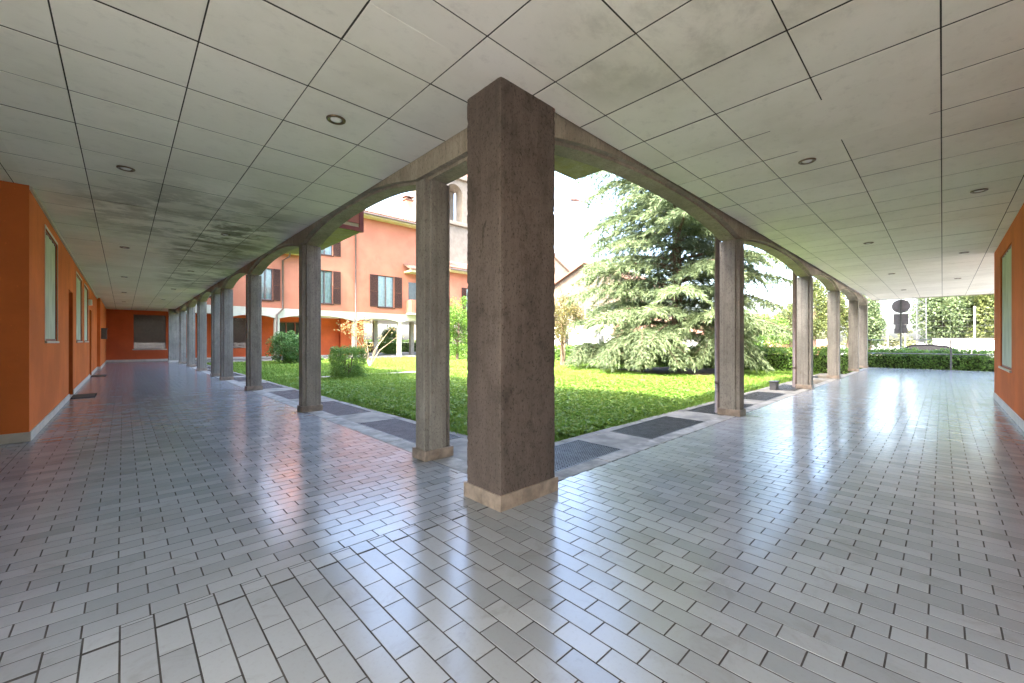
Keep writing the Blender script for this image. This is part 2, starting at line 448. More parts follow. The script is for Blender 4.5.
# grass blades: denser close to the camera
def grass():
    n = 420000
    # sample by distance so that the near strip is thick
    r = np.exp(rng.uniform(np.log(3.6), np.log(34), n*2)); th = rng.uniform(0.02, 1.55, n*2)
    x = r*np.cos(th); y = r*np.sin(th)
    k = (x > 3.135) & (x < 19.2) & (y > 3.135) & (y < 28.9)
    k &= ~((x < 8.6) & (y > 14.3) & (y < 14.95))
    k &= (((x-16.9)/2.3)**2+((y-7.7)/2.1)**2) > 1
    x, y, r = x[k], y[k], r[k]
    patch = np.sin(x*2.1+1.3*np.sin(y*1.4))*np.sin(y*1.9+np.sin(x*1.1))
    keep = rng.random(len(x)) < (.75+.25*patch)
    x, y, r, patch = x[keep][:n], y[keep][:n], r[keep][:n], patch[keep][:n]
    m = len(x)
    z = lawn_z(x, y)-.005
    h = (.045+.06*rng.random(m)**2)*(1+.55*patch); w = .0035+.00055*r
    a = rng.uniform(0, 2*np.pi, m); lean = rng.normal(0, .55, (m, 2))
    dx, dy = np.cos(a)*w, np.sin(a)*w
    P0 = np.stack([x-dx, y-dy, z], 1); P1 = np.stack([x+dx, y+dy, z], 1)
    P2 = np.stack([x+lean[:, 0]*h, y+lean[:, 1]*h, z+h], 1)
    Vb = np.stack([P0, P1, P2], 1).reshape(-1, 3); Fb = np.arange(3*m).reshape(m, 3)
    # broad weed rosettes
    q = 4200
    rc = np.exp(rng.uniform(np.log(3.8), np.log(13), q*3)); tc = rng.uniform(.02, 1.55, q*3)
    wx, wy = rc*np.cos(tc), rc*np.sin(tc)
    kk = (wx > 3.3) & (wy > 3.3) & (wx < 19)
    wx, wy = wx[kk][:q], wy[kk][:q]
    L = 12
    cx = np.repeat(wx, L)+rng.normal(0, .06, len(wx)*L); cy = np.repeat(wy, L)+rng.normal(0, .06, len(wx)*L)
    P = np.stack([cx, cy, lawn_z(cx, cy)+rng.uniform(.03, .11, len(cx))], 1)
    U = np.stack([rng.normal(size=len(cx)), rng.normal(size=len(cx)), rng.normal(size=len(cx))*.35], 1)
    Vl, Fl = leaf_geo(P, .062, .6, U)
    return stuff(np_obj('grass', np.concatenate([Vb, Vl]), [Fb, Fl+len(Vb)], M['grass']))
grass()

# ------------------------------------------------------------------ gratings
def make_grating(name, label, x0, x1, y0, y1):
    lx, ly = x1-x0, y1-y0
    t = thing(name, label, 'grating', (x0, y0, -.02), 'metal gratings in the paving')
    fr = MB(); b = .018
    fr.box(x0, x1, y0, y0+b, -.055, -.012).box(x0, x1, y1-b, y1, -.055, -.012).box(x0, x0+b, y0+b, y1-b, -.055, -.012).box(x1-b, x1, y0+b, y1-b, -.055, -.012)
    fr.build('frame', M['grate'], t)
    g = MB(); p = .033
    n = int((lx-2*b)/p)
    for i in range(1, n+1):
        c = x0+b+i*(lx-2*b)/(n+1); g.box(c-.005, c+.005, y0+b, y1-b, -.045, -.0145)
    n = int((ly-2*b)/p)
    for i in range(1, n+1):
        c = y0+b+i*(ly-2*b)/(n+1); g.box(x0+b, x1-b, c-.005, c+.005, -.043, -.0165)
    g.build('grid', M['grate'], t)
    box('well_shade_plate', M['void'], t, x0+.002, x1-.002, y0+.002, y1-.002, -.19, -.10)  # shallow black plate painted as the shade of a deep shaft
    return t
ordn = ['first', 'second', 'third', 'fourth', 'fifth', 'sixth', 'seventh', 'eighth', 'ninth', 'tenth', 'eleventh', 'twelfth', 'thirteenth']
g0 = make_grating('metal_grating', 'dark metal grating in the left paving strip, first beyond the thick corner pillar', 2.455, 3.04, *GL[0])
for i, (a, b) in enumerate(GL[1:], 1):
    dup(g0, (2.455, a, -.02), f'dark metal grating in the left paving strip, {ordn[i]} beyond the thick corner pillar')
g1 = make_grating('metal_grating', 'short dark grating beside the right edge of the thick corner pillar', GR[0][0], GR[0][1], 2.415, 3.03)
g2 = make_grating('metal_grating', 'dark metal grating in the right paving strip, wholly visible before the first column', GR[1][0], GR[1][1], 2.415, 3.03)
for i, (a, b) in enumerate(GR[2:5], 2):
    dup(g2, (a, 2.415, -.02), f'dark metal grating in the right paving strip, {ordn[i]} counted from the corner pillar')

# ------------------------------------------------------------------ the portico building
bld = thing('portico_building', 'orange rendered building wrapping the tiled portico on two sides under a panelled ceiling', 'building', (-.8, 7.38, 0))
T = .3
# long-arm wall at X = -.8 with openings
def wall_x(xf, y0, y1, openings, thick, mat, parent, z1=H+.05, back=-1):
    """wall whose face is the plane X = xf; openings: (ya, yb, za, zb)"""
    m = MB(); xb = xf+back*thick
    xa, xc = min(xf, xb), max(xf, xb)
    ys = sorted(set([y0, y1]+[v for o in openings for v in o[:2]]))
    for a, b in zip(ys[:-1], ys[1:]):
        op = [o for o in openings if o[0] <= a+1e-6 and o[1] >= b-1e-6]
        if not op: m.box(xa, xc, a, b, 0, z1)
        else:
            o = op[0]
            if o[2] > 0: m.box(xa, xc, a, b, 0, o[2])
            m.box(xa, xc, a, b, o[3], z1)
    return m.build('wall', mat, parent)
LW = [(8.72, 10.2, 1.18, 2.78), (14.0, 15.75, 1.18, 2.78), (16.7, 18.35, 1.18, 2.78)]
LD = [(12.15, 13.1, 0, 2.23), (19.2, 20.25, 0, 2.23)]
wall_x(-.8, 7.38, 24.4, LW+LD, .32, M['orange'], bld)
box('wall', M['orange'], bld, -2.9, -1.121, 7.38, 7.68, 0, H+.03)
box('wall', M['orange'], bld, -2.9, -2.6, 7.681, 32.5, -.45, H+.03)
box('wall', M['rear'], bld, -2.9, -2.6, 1.2, 7.379, 0, H+.03)  # unseen wall added behind the camera to cut light from the left
box('wall', M['rear'], bld, -2.9, 3.199, -3.5, -3.2, 0, H+.03)  # unseen wall added to close off light from behind the camera
box('wall', M['orange'], bld, -1.12, -.70, 24.402, 32.5, 0, H+.05)
def skirting(name, mat, boxes, parent):
    m = MB()
    for b in boxes: m.box(*b)
    return m.build(name, mat, parent, bevel=.003)
sk = []
ys = [7.366]+[v for d in LD for v in d[:2]]+[24.4]
for i in range(0, len(ys), 2): sk.append((-.8, -.786, ys[i], ys[i+1], .0, .11))
sk += [(-2.9, -.801, 7.366, 7.379, 0, .11), (-.70, -.686, 24.388, 32.486, 0, .11), (-.785, -.701, 24.388, 24.401, 0, .11)]
skirting('skirting', M['skirt_white'], sk, bld)
# trim strip between wall top and ceiling
box('cornice', M['skirt_white'], bld, -.799, -.775, 7.38, 24.38, 2.955, 2.992)

def curtain_mesh(axis, p, a, b, z0, z1, amp=.02, n=60):
    """wavy cloth across a..b at plane coordinate p"""
    V = []; ss = np.linspace(a, b, n)
    ph = random.random()*6
    for s in ss:
        d = amp*math.sin(s*19+ph)+amp*.5*math.sin(s*43+ph*2)
        for z in (z0, z1):
            dd = p+d*(1.0 if z == z0 else .7)
            V.append((dd, s, z) if axis == 'x' else (s, dd, z))
    F = [(2*i, 2*i+2, 2*i+3, 2*i+1) for i in range(n-1)]
    return np.array(V), np.array(F)
def window_x(xf, o, into, parent, frame_mat=None, cloth='curtain'):
    """window in a wall facing +-X; `into` = sign of the direction into the wall"""
    ya, yb, za, zb = o; f = MB(); s = into
    def bx(m, x0, x1, *r): m.box(min(x0, x1), max(x0, x1), *r)
    fx0, fx1 = xf+s*.012, xf+s*.05; w = .03
    bx(f, fx0, fx1, ya, yb, za, za+w); bx(f, fx0, fx1, ya, yb, zb-w, zb)
    bx(f, fx0, fx1, ya, ya+w, za+w, zb-w); bx(f, fx0, fx1, yb-w, yb, za+w, zb-w)
    fr = f.build('window', frame_mat or M['rust'], parent, bevel=.004)
    g = MB(); bx(g, xf+s*.036, xf+s*.042, ya+w, yb-w, za+w, zb-w); g.build('pane', M['glass'], fr)
    V, F = curtain_mesh('x', xf+s*.022, ya+.035, yb-.035, za+.03, zb-.03, .009); np_obj('curtain', V, [F], M[cloth], fr, True)
    k = MB(); bx(k, xf+s*.30, xf+s*.31, ya, yb, za, zb); k.build('backing', M['void'], fr)
    si = MB(); bx(si, xf-s*.022, xf+s*.012, ya-.03, yb+.03, za-.035, za-.002); si.build('sill', M['skirt_white'], fr, bevel=.004)
    e = MB(); bx(e, xf-s*.005, xf+s*.004, ya-.035, ya-.001, za, zb); bx(e, xf-s*.005, xf+s*.004, yb+.001, yb+.035, za, zb); bx(e, xf-s*.005, xf+s*.004, ya-.035, yb+.035, zb+.001, zb+.04)
    e.build('architrave', M['skirt_white'], fr)
    return fr
for o in LW: window_x(-.8, o, -1, bld)
for (ya, yb, za, zb) in LD:
    d = MB().box(-.99, -.94, ya+.04, yb-.04, .015, zb-.04).build('door', M['door'], bld, bevel=.004)
    MB().box(-1.02, -.9, ya, ya+.04, 0, zb).box(-1.02, -.9, yb-.04, yb, 0, zb).box(-1.02, -.9, ya+.04, yb-.04, zb-.04, zb).build('frame', M['rust'], d)
    MB().tube([(-.94, yb-.12, 1.02), (-.89, yb-.12, 1.02), (-.89, yb-.24, 1.02)], .009).build('handle', M['steel'], d)
    MB().box(-1.1, -.795, ya, yb, -.01, .012).build('threshold', M['skirt_white'], d)
lampo = MB().box(-.8, -.72, 18.55, 18.78, 2.32, 2.5).build('wall_lamp', M['white'], bld, bevel=.012)

# far end wall with its brown roller shutter
fw = MB()
fy0, fy1 = 32.5, 32.8
fw.box(-.70, .43, fy0, fy1, 0, H+.05).box(.43, 1.88, fy0, fy1, 0, .72).box(.43, 1.88, fy0, fy1, 2.76, H+.05).box(1.88, 2.30, fy0, fy1, 0, H+.05)
fw.build('wall', M['red'], bld)
shm = MB()
for k in range(40): shm.prism([(32.56, .72+k*.051), (32.555, .726+k*.051), (32.555, .763+k*.051), (32.56, .769+k*.051), (32.6, .769+k*.051), (32.6, .72+k*.051)], 'x', .45, 1.86)
s_ = shm.build('window', M['shutter'], bld)
MB().box(.43, .45, 32.53, 32.62, .72, 2.72).box(1.86, 1.88, 32.53, 32.62, .72, 2.72).box(.43, 1.88, 32.53, 32.62, 2.7201, 2.76).build('frame', M['rust'], s_)
MB().box(.38, 1.93, 32.465, 32.53, .67, .718).build('sill', M['skirt_white'], s_)
skirting('skirting', M['skirt_white'], [(-.685, 2.28, 32.486, 32.499, 0, .12)], bld)

# right-arm wall at Y = -.74
RWIN = [(10.0, 11.75, .72, 2.72), (6.3, 7.7, .72, 2.72)]
def wall_y(yf, x0, x1, openings, thick, mat, parent, z1=H+.05):
    m = MB()
    xs = sorted(set([x0, x1]+[v for o in openings for v in o[:2]]))
    for a, b in zip(xs[:-1], xs[1:]):
        op = [o for o in openings if o[0] <= a+1e-6 and o[1] >= b-1e-6]
        if not op: m.box(a, b, yf-thick, yf, 0, z1)
        else: m.box(a, b, yf-thick, yf, 0, op[0][2]); m.box(a, b, yf-thick, yf, op[0][3], z1)
    return m.build('wall', mat, parent)
wall_y(-.74, 3.2, 13.07, RWIN, .32, M['orange'], bld)
box('wall', M['orange'], bld, 12.75, 13.07, -6, -1.062, 0, H+.05)
box('wall', M['orange'], bld, 3.2, 3.5, -5.4, -1.062, 0, H+.05)
for (xa, xb, za, zb) in RWIN:
    w = .03; f = MB()
    f.box(xa, xb, -.795, -.755, za, za+w).box(xa, xb, -.795, -.755, zb-w, zb).box(xa, xa+w, -.795, -.755, za+w, zb-w).box(xb-w, xb, -.795, -.755, za+w, zb-w)
    fr = f.build('window', M['rust'], bld, bevel=.004)
    box('pane', M['glass'], fr, xa+w, xb-w, -.784, -.778, za+w, zb-w)
    V, F = curtain_mesh('y', -.764, xa+.06, xb-.05, za+.03, zb-.03, .011); np_obj('curtain', V, [F], M['curtain'], fr, True)
    box('backing', M['void'], fr, xa, xb, -1.05, -1.04, za, zb)
    box('sill', M['skirt_white'], fr, xa-.03, xb+.03, -.755, -.715, za-.035, za-.002)
skirting('skirting', M['skirt_white'], [(3.2, 13.084, -.74, -.726, 0, .13), (13.07, 13.084, -6, -.741, 0, .13)], bld)

# upper storey (seen only from the garden side) and roofs
box('floor_slab', M['beam'], bld, -2.9, 2.135, 2.14, 32.4, 3.03, 3.4)
box('floor_slab', M['beam'], bld, -2.9, 24.2, -3.5, 2.139, 3.03, 3.4)
box('floor_slab', M['beam'], bld, 2.1355, 2.458, 29.999, 33.0, 3.031, 3.4)
box('floor_slab', M['beam'], bld, -2.9, 2.1345, 32.401, 33.0, 3.032, 3.4)
box('ceiling_edge', M['ceiling'], bld, 2.1315, 2.458, 29.999, 32.49, 3.001, 3.03)
up = MB()
up.box(2.16, 2.42, 2.42, 29.7, 3.402, 7.0).box(-2.9, 2.16, 29.4, 29.7, 3.402, 7.0).box(-2.9, -2.6, -3.5, 29.4, 3.402, 7.0)
up.box(-2.6, 24.2, -3.5, -3.2, 3.402, 7.0).box(23.9, 24.2, -3.2, 2.16, 3.402, 7.0).box(2.16, 24.2, 2.16, 2.42, 3.402, 7.0)
up.build('upper_wall', M['salmon'], bld)
rf = MB()
rf.prism([(-3.4, 6.95), (2.95, 6.95), (2.95, 7.12), (-.2, 8.3), (-3.4, 7.12)], 'y', -3.9, 29.8)
rf.prism([(-3.9, 6.96), (2.90, 6.96), (2.90, 7.11), (-.5, 8.25), (-3.9, 7.11)], 'x', -1.0, 24.7)
rf.build('roof', M['roof'], bld)

# arcade beams: one loft along each arm with a stepped soffit over shallow arches
ZS, ZC = 2.775, 2.975
def arch_z(s, spans, flat):
    for a, b in spans:
        if a < s < b:
            t = abs(2*(s-a)/(b-a)-1)
            k = min(1.0, (b-a)/3.2)
            return ZS+(ZC-ZS)*k*(1-t**2.4)
    return ZS
def sweep(name, pt, s0, s1, spans, depth, mats, parent, top=3.03, rear_top=3.4):
    ss = [s0]
    brk = sorted(set([v for sp in spans for v in sp]))
    s = s0
    st = sorted(set([round(x, 4) for x in list(np.arange(s0, s1, .08))+[s1]+brk]+[round(b+.001, 4) for b in brk]))
    st = [q for q in st if s0 <= q <= s1]
    prof_r = [0, 0, .06, .06, depth-.06, depth-.06, depth, depth]
    V = []
    for s in st:
        z = arch_z(s, spans, None)
        zz = [top, z+.03, z+.03, z, z, z+.03, z+.03, rear_top]
        for r, h in zip(prof_r, zz): V.append(pt(s, r, h))
    n = len(prof_r); F = []
    for i in range(len(st)-1):
        for k in range(n):
            F.append((i*n+k, (i+1)*n+k, (i+1)*n+(k+1) % n, i*n+(k+1) % n))
    m = MB(); m.add(V, F); m.add([V[i] for i in range(n)], [tuple(range(n))]); m.add(V[-n:], [tuple(range(n))[::-1]])
    return m.build(name, mats, parent)
CL = [3.47, 7.26, 11.38, 14.95, 16.78, 20.40, 24.05, 27.75]
CW = .22
Ls = []
e = 2.485
for c in CL: Ls.append((e, c)); e = c+CW
Ls.append((e, 30.0))
spansL = [(a, b) for a, b in Ls[1:]]
sweep('arcade_beam', lambda s, r, z: (2.14+r, s, z), 2.472, 29.998, spansL, .30, M['beam'], bld)
CR = [6.95, 12.2, 16.3, 20.8, 23.75]
CWR = .25
SL = (2.285-2.15)/(24-2.43)
def ptR(s, r, z): return (s, 2.15+r+(s-2.43)*SL, z)
Rs = []; e = 2.46
for c in CR: Rs.append((e, c)); e = c+CWR
sweep('arcade_beam', ptR, 2.445, CR[-1]+CWR, Rs, .30, M['beam'], bld)
# end beam across the right arm's open end
MB().prism([(2.13, 3.029), (2.13, 2.985), (-6, 2.985), (-6, 3.029)], 'x', 24.002, 24.2).build('end_beam', M['beam'], bld)
# corner balconies hung over the lawn, boards below tinted as if lit by grass, red parapet above
b1 = MB().box(2.46, 3.2, 7.37, 10.3, 3.2, 3.33).build('balcony', M['soffit'], bld)
MB().box(2.46, 3.2, 7.36, 7.42, 3.332, 4.3).box(3.15, 3.21, 7.42, 10.3, 3.332, 4.3).box(2.46, 3.15, 10.24, 10.3, 3.332, 4.3).build('parapet', M['salmon'], b1)
MB().box(3.13, 3.215, 7.352, 7.43, 3.19, 4.33).box(2.46, 3.13, 7.352, 7.40, 3.19, 3.26).build('trim', M['rust'], b1)
b2 = MB().box(2.46, 4.12, 2.47, 3.18, 3.2, 3.33).build('balcony', M['soffit'], bld)
MB().box(2.46, 4.12, 3.13, 3.19, 3.332, 4.3).box(4.07, 4.13, 2.47, 3.13, 3.332, 4.3).build('parapet', M['salmon'], b2)

# ------------------------------------------------------------------ ceiling panels
def cx_(a, b): return (a+b)/2
def panels():
    V = []; F = []; P = .625; g = .0050; bv = .0004
    regs = [(-2.88, 24.0, -3.48, 2.131, 1), (-.8, 2.131, 2.131, 32.45, 1), (-2.88, -.8, 2.131, 7.37, 1)]
    for (x0, x1, y0, y1, _) in regs:
        for i in range(int(math.floor((x0-.333)/P)), int(math.ceil((x1-.333)/P))):
            for j in range(int(math.floor((y0-.006)/P)), int(math.ceil((y1-.006)/P))):
                # keep one grid: clip cells to the region
                a, b = max(x0, .333+i*P), min(x1, .333+(i+1)*P); c, d = max(y0, .006+j*P), min(y1, .006+(j+1)*P)
                if b-a < .02 or d-c < .02: continue
                yj = y0 <= 2.131 < y1+1e-9
                z = H+rng.normal(0, .0007); tx, ty = rng.normal(0, .0004, 2)
                cx, cy = (a+b)/2, (c+d)/2; k = len(V)
                ga = .0088 if cx_(a, b) > 2.2 else (.0042 if (c+d)/2 > 2.6 else .0055); gc = .0088 if (c+d)/2 > 2.6 else (.0042 if cx_(a, b) > 2.2 else .0055)
                gl = ga if abs(a-(.333+i*P)) < 1e-6 else 0; gr = ga if abs(b-(.333+(i+1)*P)) < 1e-6 else 0
                gb = gc if abs(c-(.006+j*P)) < 1e-6 else 0; gt = gc if abs(d-(.006+(j+1)*P)) < 1e-6 else 0
                for ins, dz in ((1, 0), (0, bv), (0, .0028)):
                    q = bv*ins
                    for (x, y) in ((a+gl+q*(gl > 0), c+gb+q*(gb > 0)), (a+gl+q*(gl > 0), d-gt-q*(gt > 0)), (b-gr-q*(gr > 0), d-gt-q*(gt > 0)), (b-gr-q*(gr > 0), c+gb+q*(gb > 0))):
                        V.append((x, y, z+dz+(x-cx)*tx+(y-cy)*ty))
                F.append((k, k+1, k+2, k+3))
                for r in (0, 4):
                    for e in range(4): F.append((k+r+e, k+r+4+e, k+r+4+(e+1) % 4, k+r+(e+1) % 4))
    return np.array(V), np.array(F)
V, F = panels()
struct(np_obj('ceiling', V, [F], M['ceiling']))
struct(MB().box(-2.88, 24.0, -3.48, 2.13, 3.0045, 3.02).box(-2.88, 2.13, 2.131, 32.45, 3.0045, 3.02).build('ceiling_backing', M['gap']))
# skimmed repair over some joints
pp = []
for k in range(60):
    a = 2*math.pi*k/60
    rx = .62*(1+.13*math.sin(3*a+.5)+.08*math.sin(7*a)); ry = .66*(1+.12*math.sin(2*a+2)+.07*math.sin(9*a))
    pp.append((4.25+max(-.42, min(.46, rx*math.cos(a))), .52+max(-.51, min(.51, ry*math.sin(a)))))
struct(MB().add([(x, y, 2.9974) for x, y in pp], [tuple(range(len(pp)))[::-1]]).build('ceiling_patch', M['ceiling']))

# ------------------------------------------------------------------ recessed lights
def downlight(loc, label):
    t = thing('recessed_light', label, 'light', loc, 'recessed ceiling lights')
    MB().lathe(loc, [(.075, -.001), (.074, -.008), (.066, -.013), (.056, -.012), (.050, -.004), (.045, -.003)], 28).build('ring', M['bronze'], t, smooth=True)
    MB().lathe(loc, [(.044, -.0035), (.043, -.006), (.036, -.010), (.022, -.014), (.008, -.0155)], 20).build('bulb', M['bulb'], t, smooth=True)
    return t
spots = []
for i, y in enumerate([3.44, 8.44, 13.44, 18.44, 23.44]):
    spots.append(((1.27, y, H), f'round bronze recessed light in the left ceiling, row by the columns, {ordn[i]} from camera'))
for i, y in enumerate([5.94, 10.94, 15.94, 20.94, 25.94]):
    spots.append(((.02, y, H), f'round bronze recessed light in the left ceiling, middle row, {ordn[i]} from camera'))
for i, x in enumerate([5.02, 10.02, 15.02, 20.02]):
    spots.append(((x, .943, H), f'round bronze recessed light in the right ceiling, row by the columns, {ordn[i]} from camera'))
for i, x in enumerate([7.52, 12.52, 17.52]):
    spots.append(((x, -.307, H), f'round bronze recessed light in the right ceiling, row by the wall, {ordn[i]} from camera'))
dl = downlight(spots[0][0], spots[0][1])
for p, lb in spots[1:]: dup(dl, p, lb)

# ------------------------------------------------------------------ columns
pl = thing('corner_pillar', 'thick rough brown concrete pillar with beige skirting at the corner of the portico', 'pillar', (2.155, 2.28, 0))
def worn_shaft(x0, x1, y0, y1, z1, mat, parent):
    def side(a, b, n): return [a+(b-a)*i/n for i in range(n)]
    per = [(x, y0, 0, -1) for x in side(x0, x1, 20)]+[(x1, y, 1, 0) for y in side(y0, y1, 14)]+[(x, y1, 0, 1) for x in side(x1, x0, 20)]+[(x0, y, -1, 0) for y in side(y1, y0, 14)]
    corner = {0, 20, 34, 54}; N = len(per); V = []; K = 150
    chip = {c: np.abs(rng.normal(0, 1, K+1)) for c in corner}
    for k in range(K+1):
        z = z1*k/K
        for i, (x, y, nx_, ny_) in enumerate(per):
            if i in corner:
                d = .003+.0022*chip[i][k]+(.006 if rng.random() < .006 else 0)
                V.append((x+(d if x == x0 else -d), y+(d if y == y0 else -d), z))
            else:
                d = rng.normal(0, .0005); V.append((x+nx_*d, y+ny_*d, z))
    F = [(k*N+i, k*N+(i+1) % N, (k+1)*N+(i+1) % N, (k+1)*N+i) for k in range(K) for i in range(N)]
    return MB().add(V, F).build('shaft', mat, parent, smooth=False)
worn_shaft(1.885, 2.462, 2.095, 2.485, 2.999, M['pillar'], pl)
def skirt_ring(parent, x0, x1, y0, y1, h, mat):
    e = .016; m = MB(); L = .2
    def run(a, b, fn):
        n = max(1, round((b-a)/L)); st = (b-a)/n
        for i in range(n): fn(a+i*st+(.0012 if i else 0), a+(i+1)*st-(.0012 if i < n-1 else 0), random.uniform(-.001, .001))
    run(x0-e, x1+e, lambda a, b, d: m.box(a, b, y0-e+d, y0-.001, .0, h+d)); run(x0-e, x1+e, lambda a, b, d: m.box(a, b, y1+.001, y1+e+d, 0, h+d))
    run(y0-.0005, y1+.0005, lambda a, b, d: m.box(x0-e+d, x0-.001, a, b, 0, h+d)); run(y0-.0005, y1+.0005, lambda a, b, d: m.box(x1+.001, x1+e+d, a, b, 0, h+d))
    return m.build('skirting', mat, parent, bevel=.002, seg=1)
skirt_ring(pl, 1.885, 2.462, 2.095, 2.485, .108, M['skirt'])
def col_profile(horizontal, s0, w, r0, d):
    """plan outline: along the arcade s0..s0+w, across it r0..r0+d, with a proud middle on both reveals"""
    q = .026
    pts = [(s0+q, r0), (s0+w-q, r0), (s0+w-q, r0+.06), (s0+w, r0+.06), (s0+w, r0+d-.06), (s0+w-q, r0+d-.06), (s0+w-q, r0+d), (s0+q, r0+d), (s0+q, r0+d-.06), (s0, r0+d-.06), (s0, r0+.06), (s0+q, r0+.06)]
    return pts if horizontal else [(b, a) for a, b in pts][::-1]
def column(label, s0, w, r0, d, horizontal, group):
    loc = (s0+w/2, r0+d/2, 0) if horizontal else (r0+d/2, s0+w/2, 0)
    t = thing('concrete_column', label, 'column', loc, group)
    MB().prism(col_profile(horizontal, s0, w, r0, d), 'z', 0, ZS-.001).build('shaft', M['column'], t, bevel=.004, seg=1)
    x0, x1, y0, y1 = (s0, s0+w, r0, r0+d) if horizontal else (r0, r0+d, s0, s0+w)
    skirt_ring(t, x0, x1, y0, y1, .1, M['skirt'])
    return t
c0 = column('slim concrete column in the left arcade, first beyond the thick corner pillar', CL[0], CW, 2.14, .30, False, 'columns of the left arcade')
for i, y in enumerate(CL[1:], 1):
    dup(c0, (2.29, y+CW/2, 0), f'slim concrete column in the left arcade, {ordn[i]} beyond the thick corner pillar')
wp = thing('end_pier', 'wide pale concrete pier closing the far end of the left arcade', 'pillar', (2.1, 30.15, 0))
MB().box(1.85, 2.34, 30.0, 30.3, 0, 2.998).build('shaft', M['column'], wp, bevel=.006)
skirt_ring(wp, 1.85, 2.34, 30.0, 30.3, .1, M['skirt_white'])
k0 = None
for i, x in enumerate(CR):
    lb = f'slim concrete column in the right arcade, {ordn[i]} to the right of the corner pillar'
    loc = (x+CWR/2, 2.30+(x-2.43)*SL, 0)
    if i == 0: k0 = column(lb, x, CWR, 2.15+(x-2.43)*SL, .30, True, 'columns of the right arcade'); k0loc = k0.location.copy()
    else: dup(k0, loc, lb)

# downpipes beside the columns
def downpipe(x, y, z1, r, label, mat='brown_metal', z0=0.0, shoe=True):
    t = thing('downpipe', label, 'downpipe', (x, y, z0), 'rain downpipes')
    MB().tube([(x, y, z0), (x, y, z1)], r, 14).build('pipe', M[mat], t, smooth=True)
    for z in (z0+.5, (z0+z1)/2, z1-.3):
        MB().lathe((x, y, z), [(r+.001, -.02), (r+.006, -.018), (r+.006, .018), (r+.001, .02)], 14).build('bracket', M[mat], t)
    return t
downpipe(7.10, 2.55, 3.4, .045, 'dark downpipe behind the first column of the right arcade')
downpipe(12.46, 2.60, 3.4, .055, 'dark downpipe standing just left of the second column of the right arcade')
bx_ = thing('garden_tap_box', 'small dark box on the ground beside the second downpipe of the right arcade', 'box', (11.6, 2.85, -.05))
MB().box(11.48, 11.72, 2.78, 2.92, -.06, .18).build('body', M['sign_back'], bx_, bevel=.008)
MB().box(11.46, 11.74, 2.76, 2.94, .181, .2).build('lid', M['sign_back'], bx_, bevel=.004)

# doormats and letter box
def mat_(x0, x1, y0, y1, label):
    t = thing('doormat', label, 'doormat', ((x0+x1)/2, (y0+y1)/2, 0), 'doormats')
    MB().box(x0, x1, y0, y1, .001, .016).build('bristles', M['mat'], t, bevel=.004)
    MB().box(x0-.012, x1+.012, y0-.012, y0-.001, .001, .012).box(x0-.012, x1+.012, y1+.001, y1+.012, .001, .012).box(x0-.012, x0-.001, y0-.001, y1+.001, .001, .012).box(x1+.001, x1+.012, y0-.001, y1+.001, .001, .012).build('rim', M['rubber'], t)
mat_(-.77, -.44, 12.25, 13.05, 'brown doormat on the tiles at the nearer doorway of the left wall')
mat_(-.77, -.44, 19.35, 20.15, 'brown doormat on the tiles at the farther doorway of the left wall')
lb = thing('letter_box', 'small dark letter box on the left wall near the red end wall', 'letter box', (-.52, 25.3, 1.3))
MB().box(-.70, -.52, 25.15, 25.45, 1.28, 1.72).build('body', M['sign_back'], lb, bevel=.008)
MB().box(-.70, -.49, 25.13, 25.47, 1.721, 1.75).build('lid', M['grey_metal'], lb)

# ------------------------------------------------------------------ railing at the right end
rl = thing('metal_railing', 'grey metal railing with two rails at the open end of the right portico', 'railing', (24.45, 0, 0))
for z in (1.235, .65):
    MB().tube([(24.45, 2.32, z), (24.45, -6, z)], .022, 10).build('rail', M['grey_metal'], rl, smooth=True)
for y in (-.24, -2.8, -5.2):
    MB().box(24.42, 24.48, y-.03, y+.03, 0, 1.25).build('post', M['grey_metal'], rl, bevel=.004)
MB().tube([(23.4, 2.1, 1.235), (24.45, 2.1, 1.235)], .02, 8).build('rail', M['grey_metal'], rl)
MB().tube([(23.4, 2.1, .65), (24.45, 2.1, .65)], .02, 8).build('rail', M['grey_metal'], rl)

# ------------------------------------------------------------------ the far wing across the courtyard
FY = 30.0
hw = thing('courtyard_house', 'salmon three-storey house across the lawn with brown shutters and a white arched portico', 'house', (12, 30, 0))
COLX = [4.7, 7.3, 12.45, 16.1, 19.8, 23.5]
def opening_wall(yf, x0, x1, z0, z1, ops, th, name, mat, parent):
    m = MB(); xs = sorted(set([x0, x1]+[v for o in ops for v in o[:2]]))
    for a, b in zip(xs[:-1], xs[1:]):
        oo = sorted([o for o in ops if o[0] <= a+1e-6 and o[1] >= b-1e-6], key=lambda o: o[2])
        z = z0
        for o in oo: m.box(a, b, yf, yf+th, z, o[2]); z = o[3]
        m.box(a, b, yf, yf+th, z, z1)
    return m.build(name, mat, parent)
WN = [(3.2, 4.2, 3.85, 5.9), (6.2, 7.05, 3.85, 5.9), (9.75, 10.85, 3.85, 6.2), (14.25, 15.6, 3.85, 6.3), (9.75, 10.85, 7.3, 9.2), (22.3, 23.4, 3.85, 5.95)]
lo = [w for w in WN if w[1] < 9 or w[0] > 20]; hi = [w for w in WN if 9 < w[0] < 19]
opening_wall(FY, 2.45, 9.0, 3.352, 7.0, [w for w in lo if w[0] < 9], .3, 'wall', M['salmon'], hw)
opening_wall(FY, 9.0, 19.8, 3.352, 10.5, hi, .3, 'wall', M['salmon'], hw)
opening_wall(FY-.6, 19.8, 27, 3.352, 7.2, [w for w in lo if w[0] > 20], .3, 'wall', M['salmon'], hw)
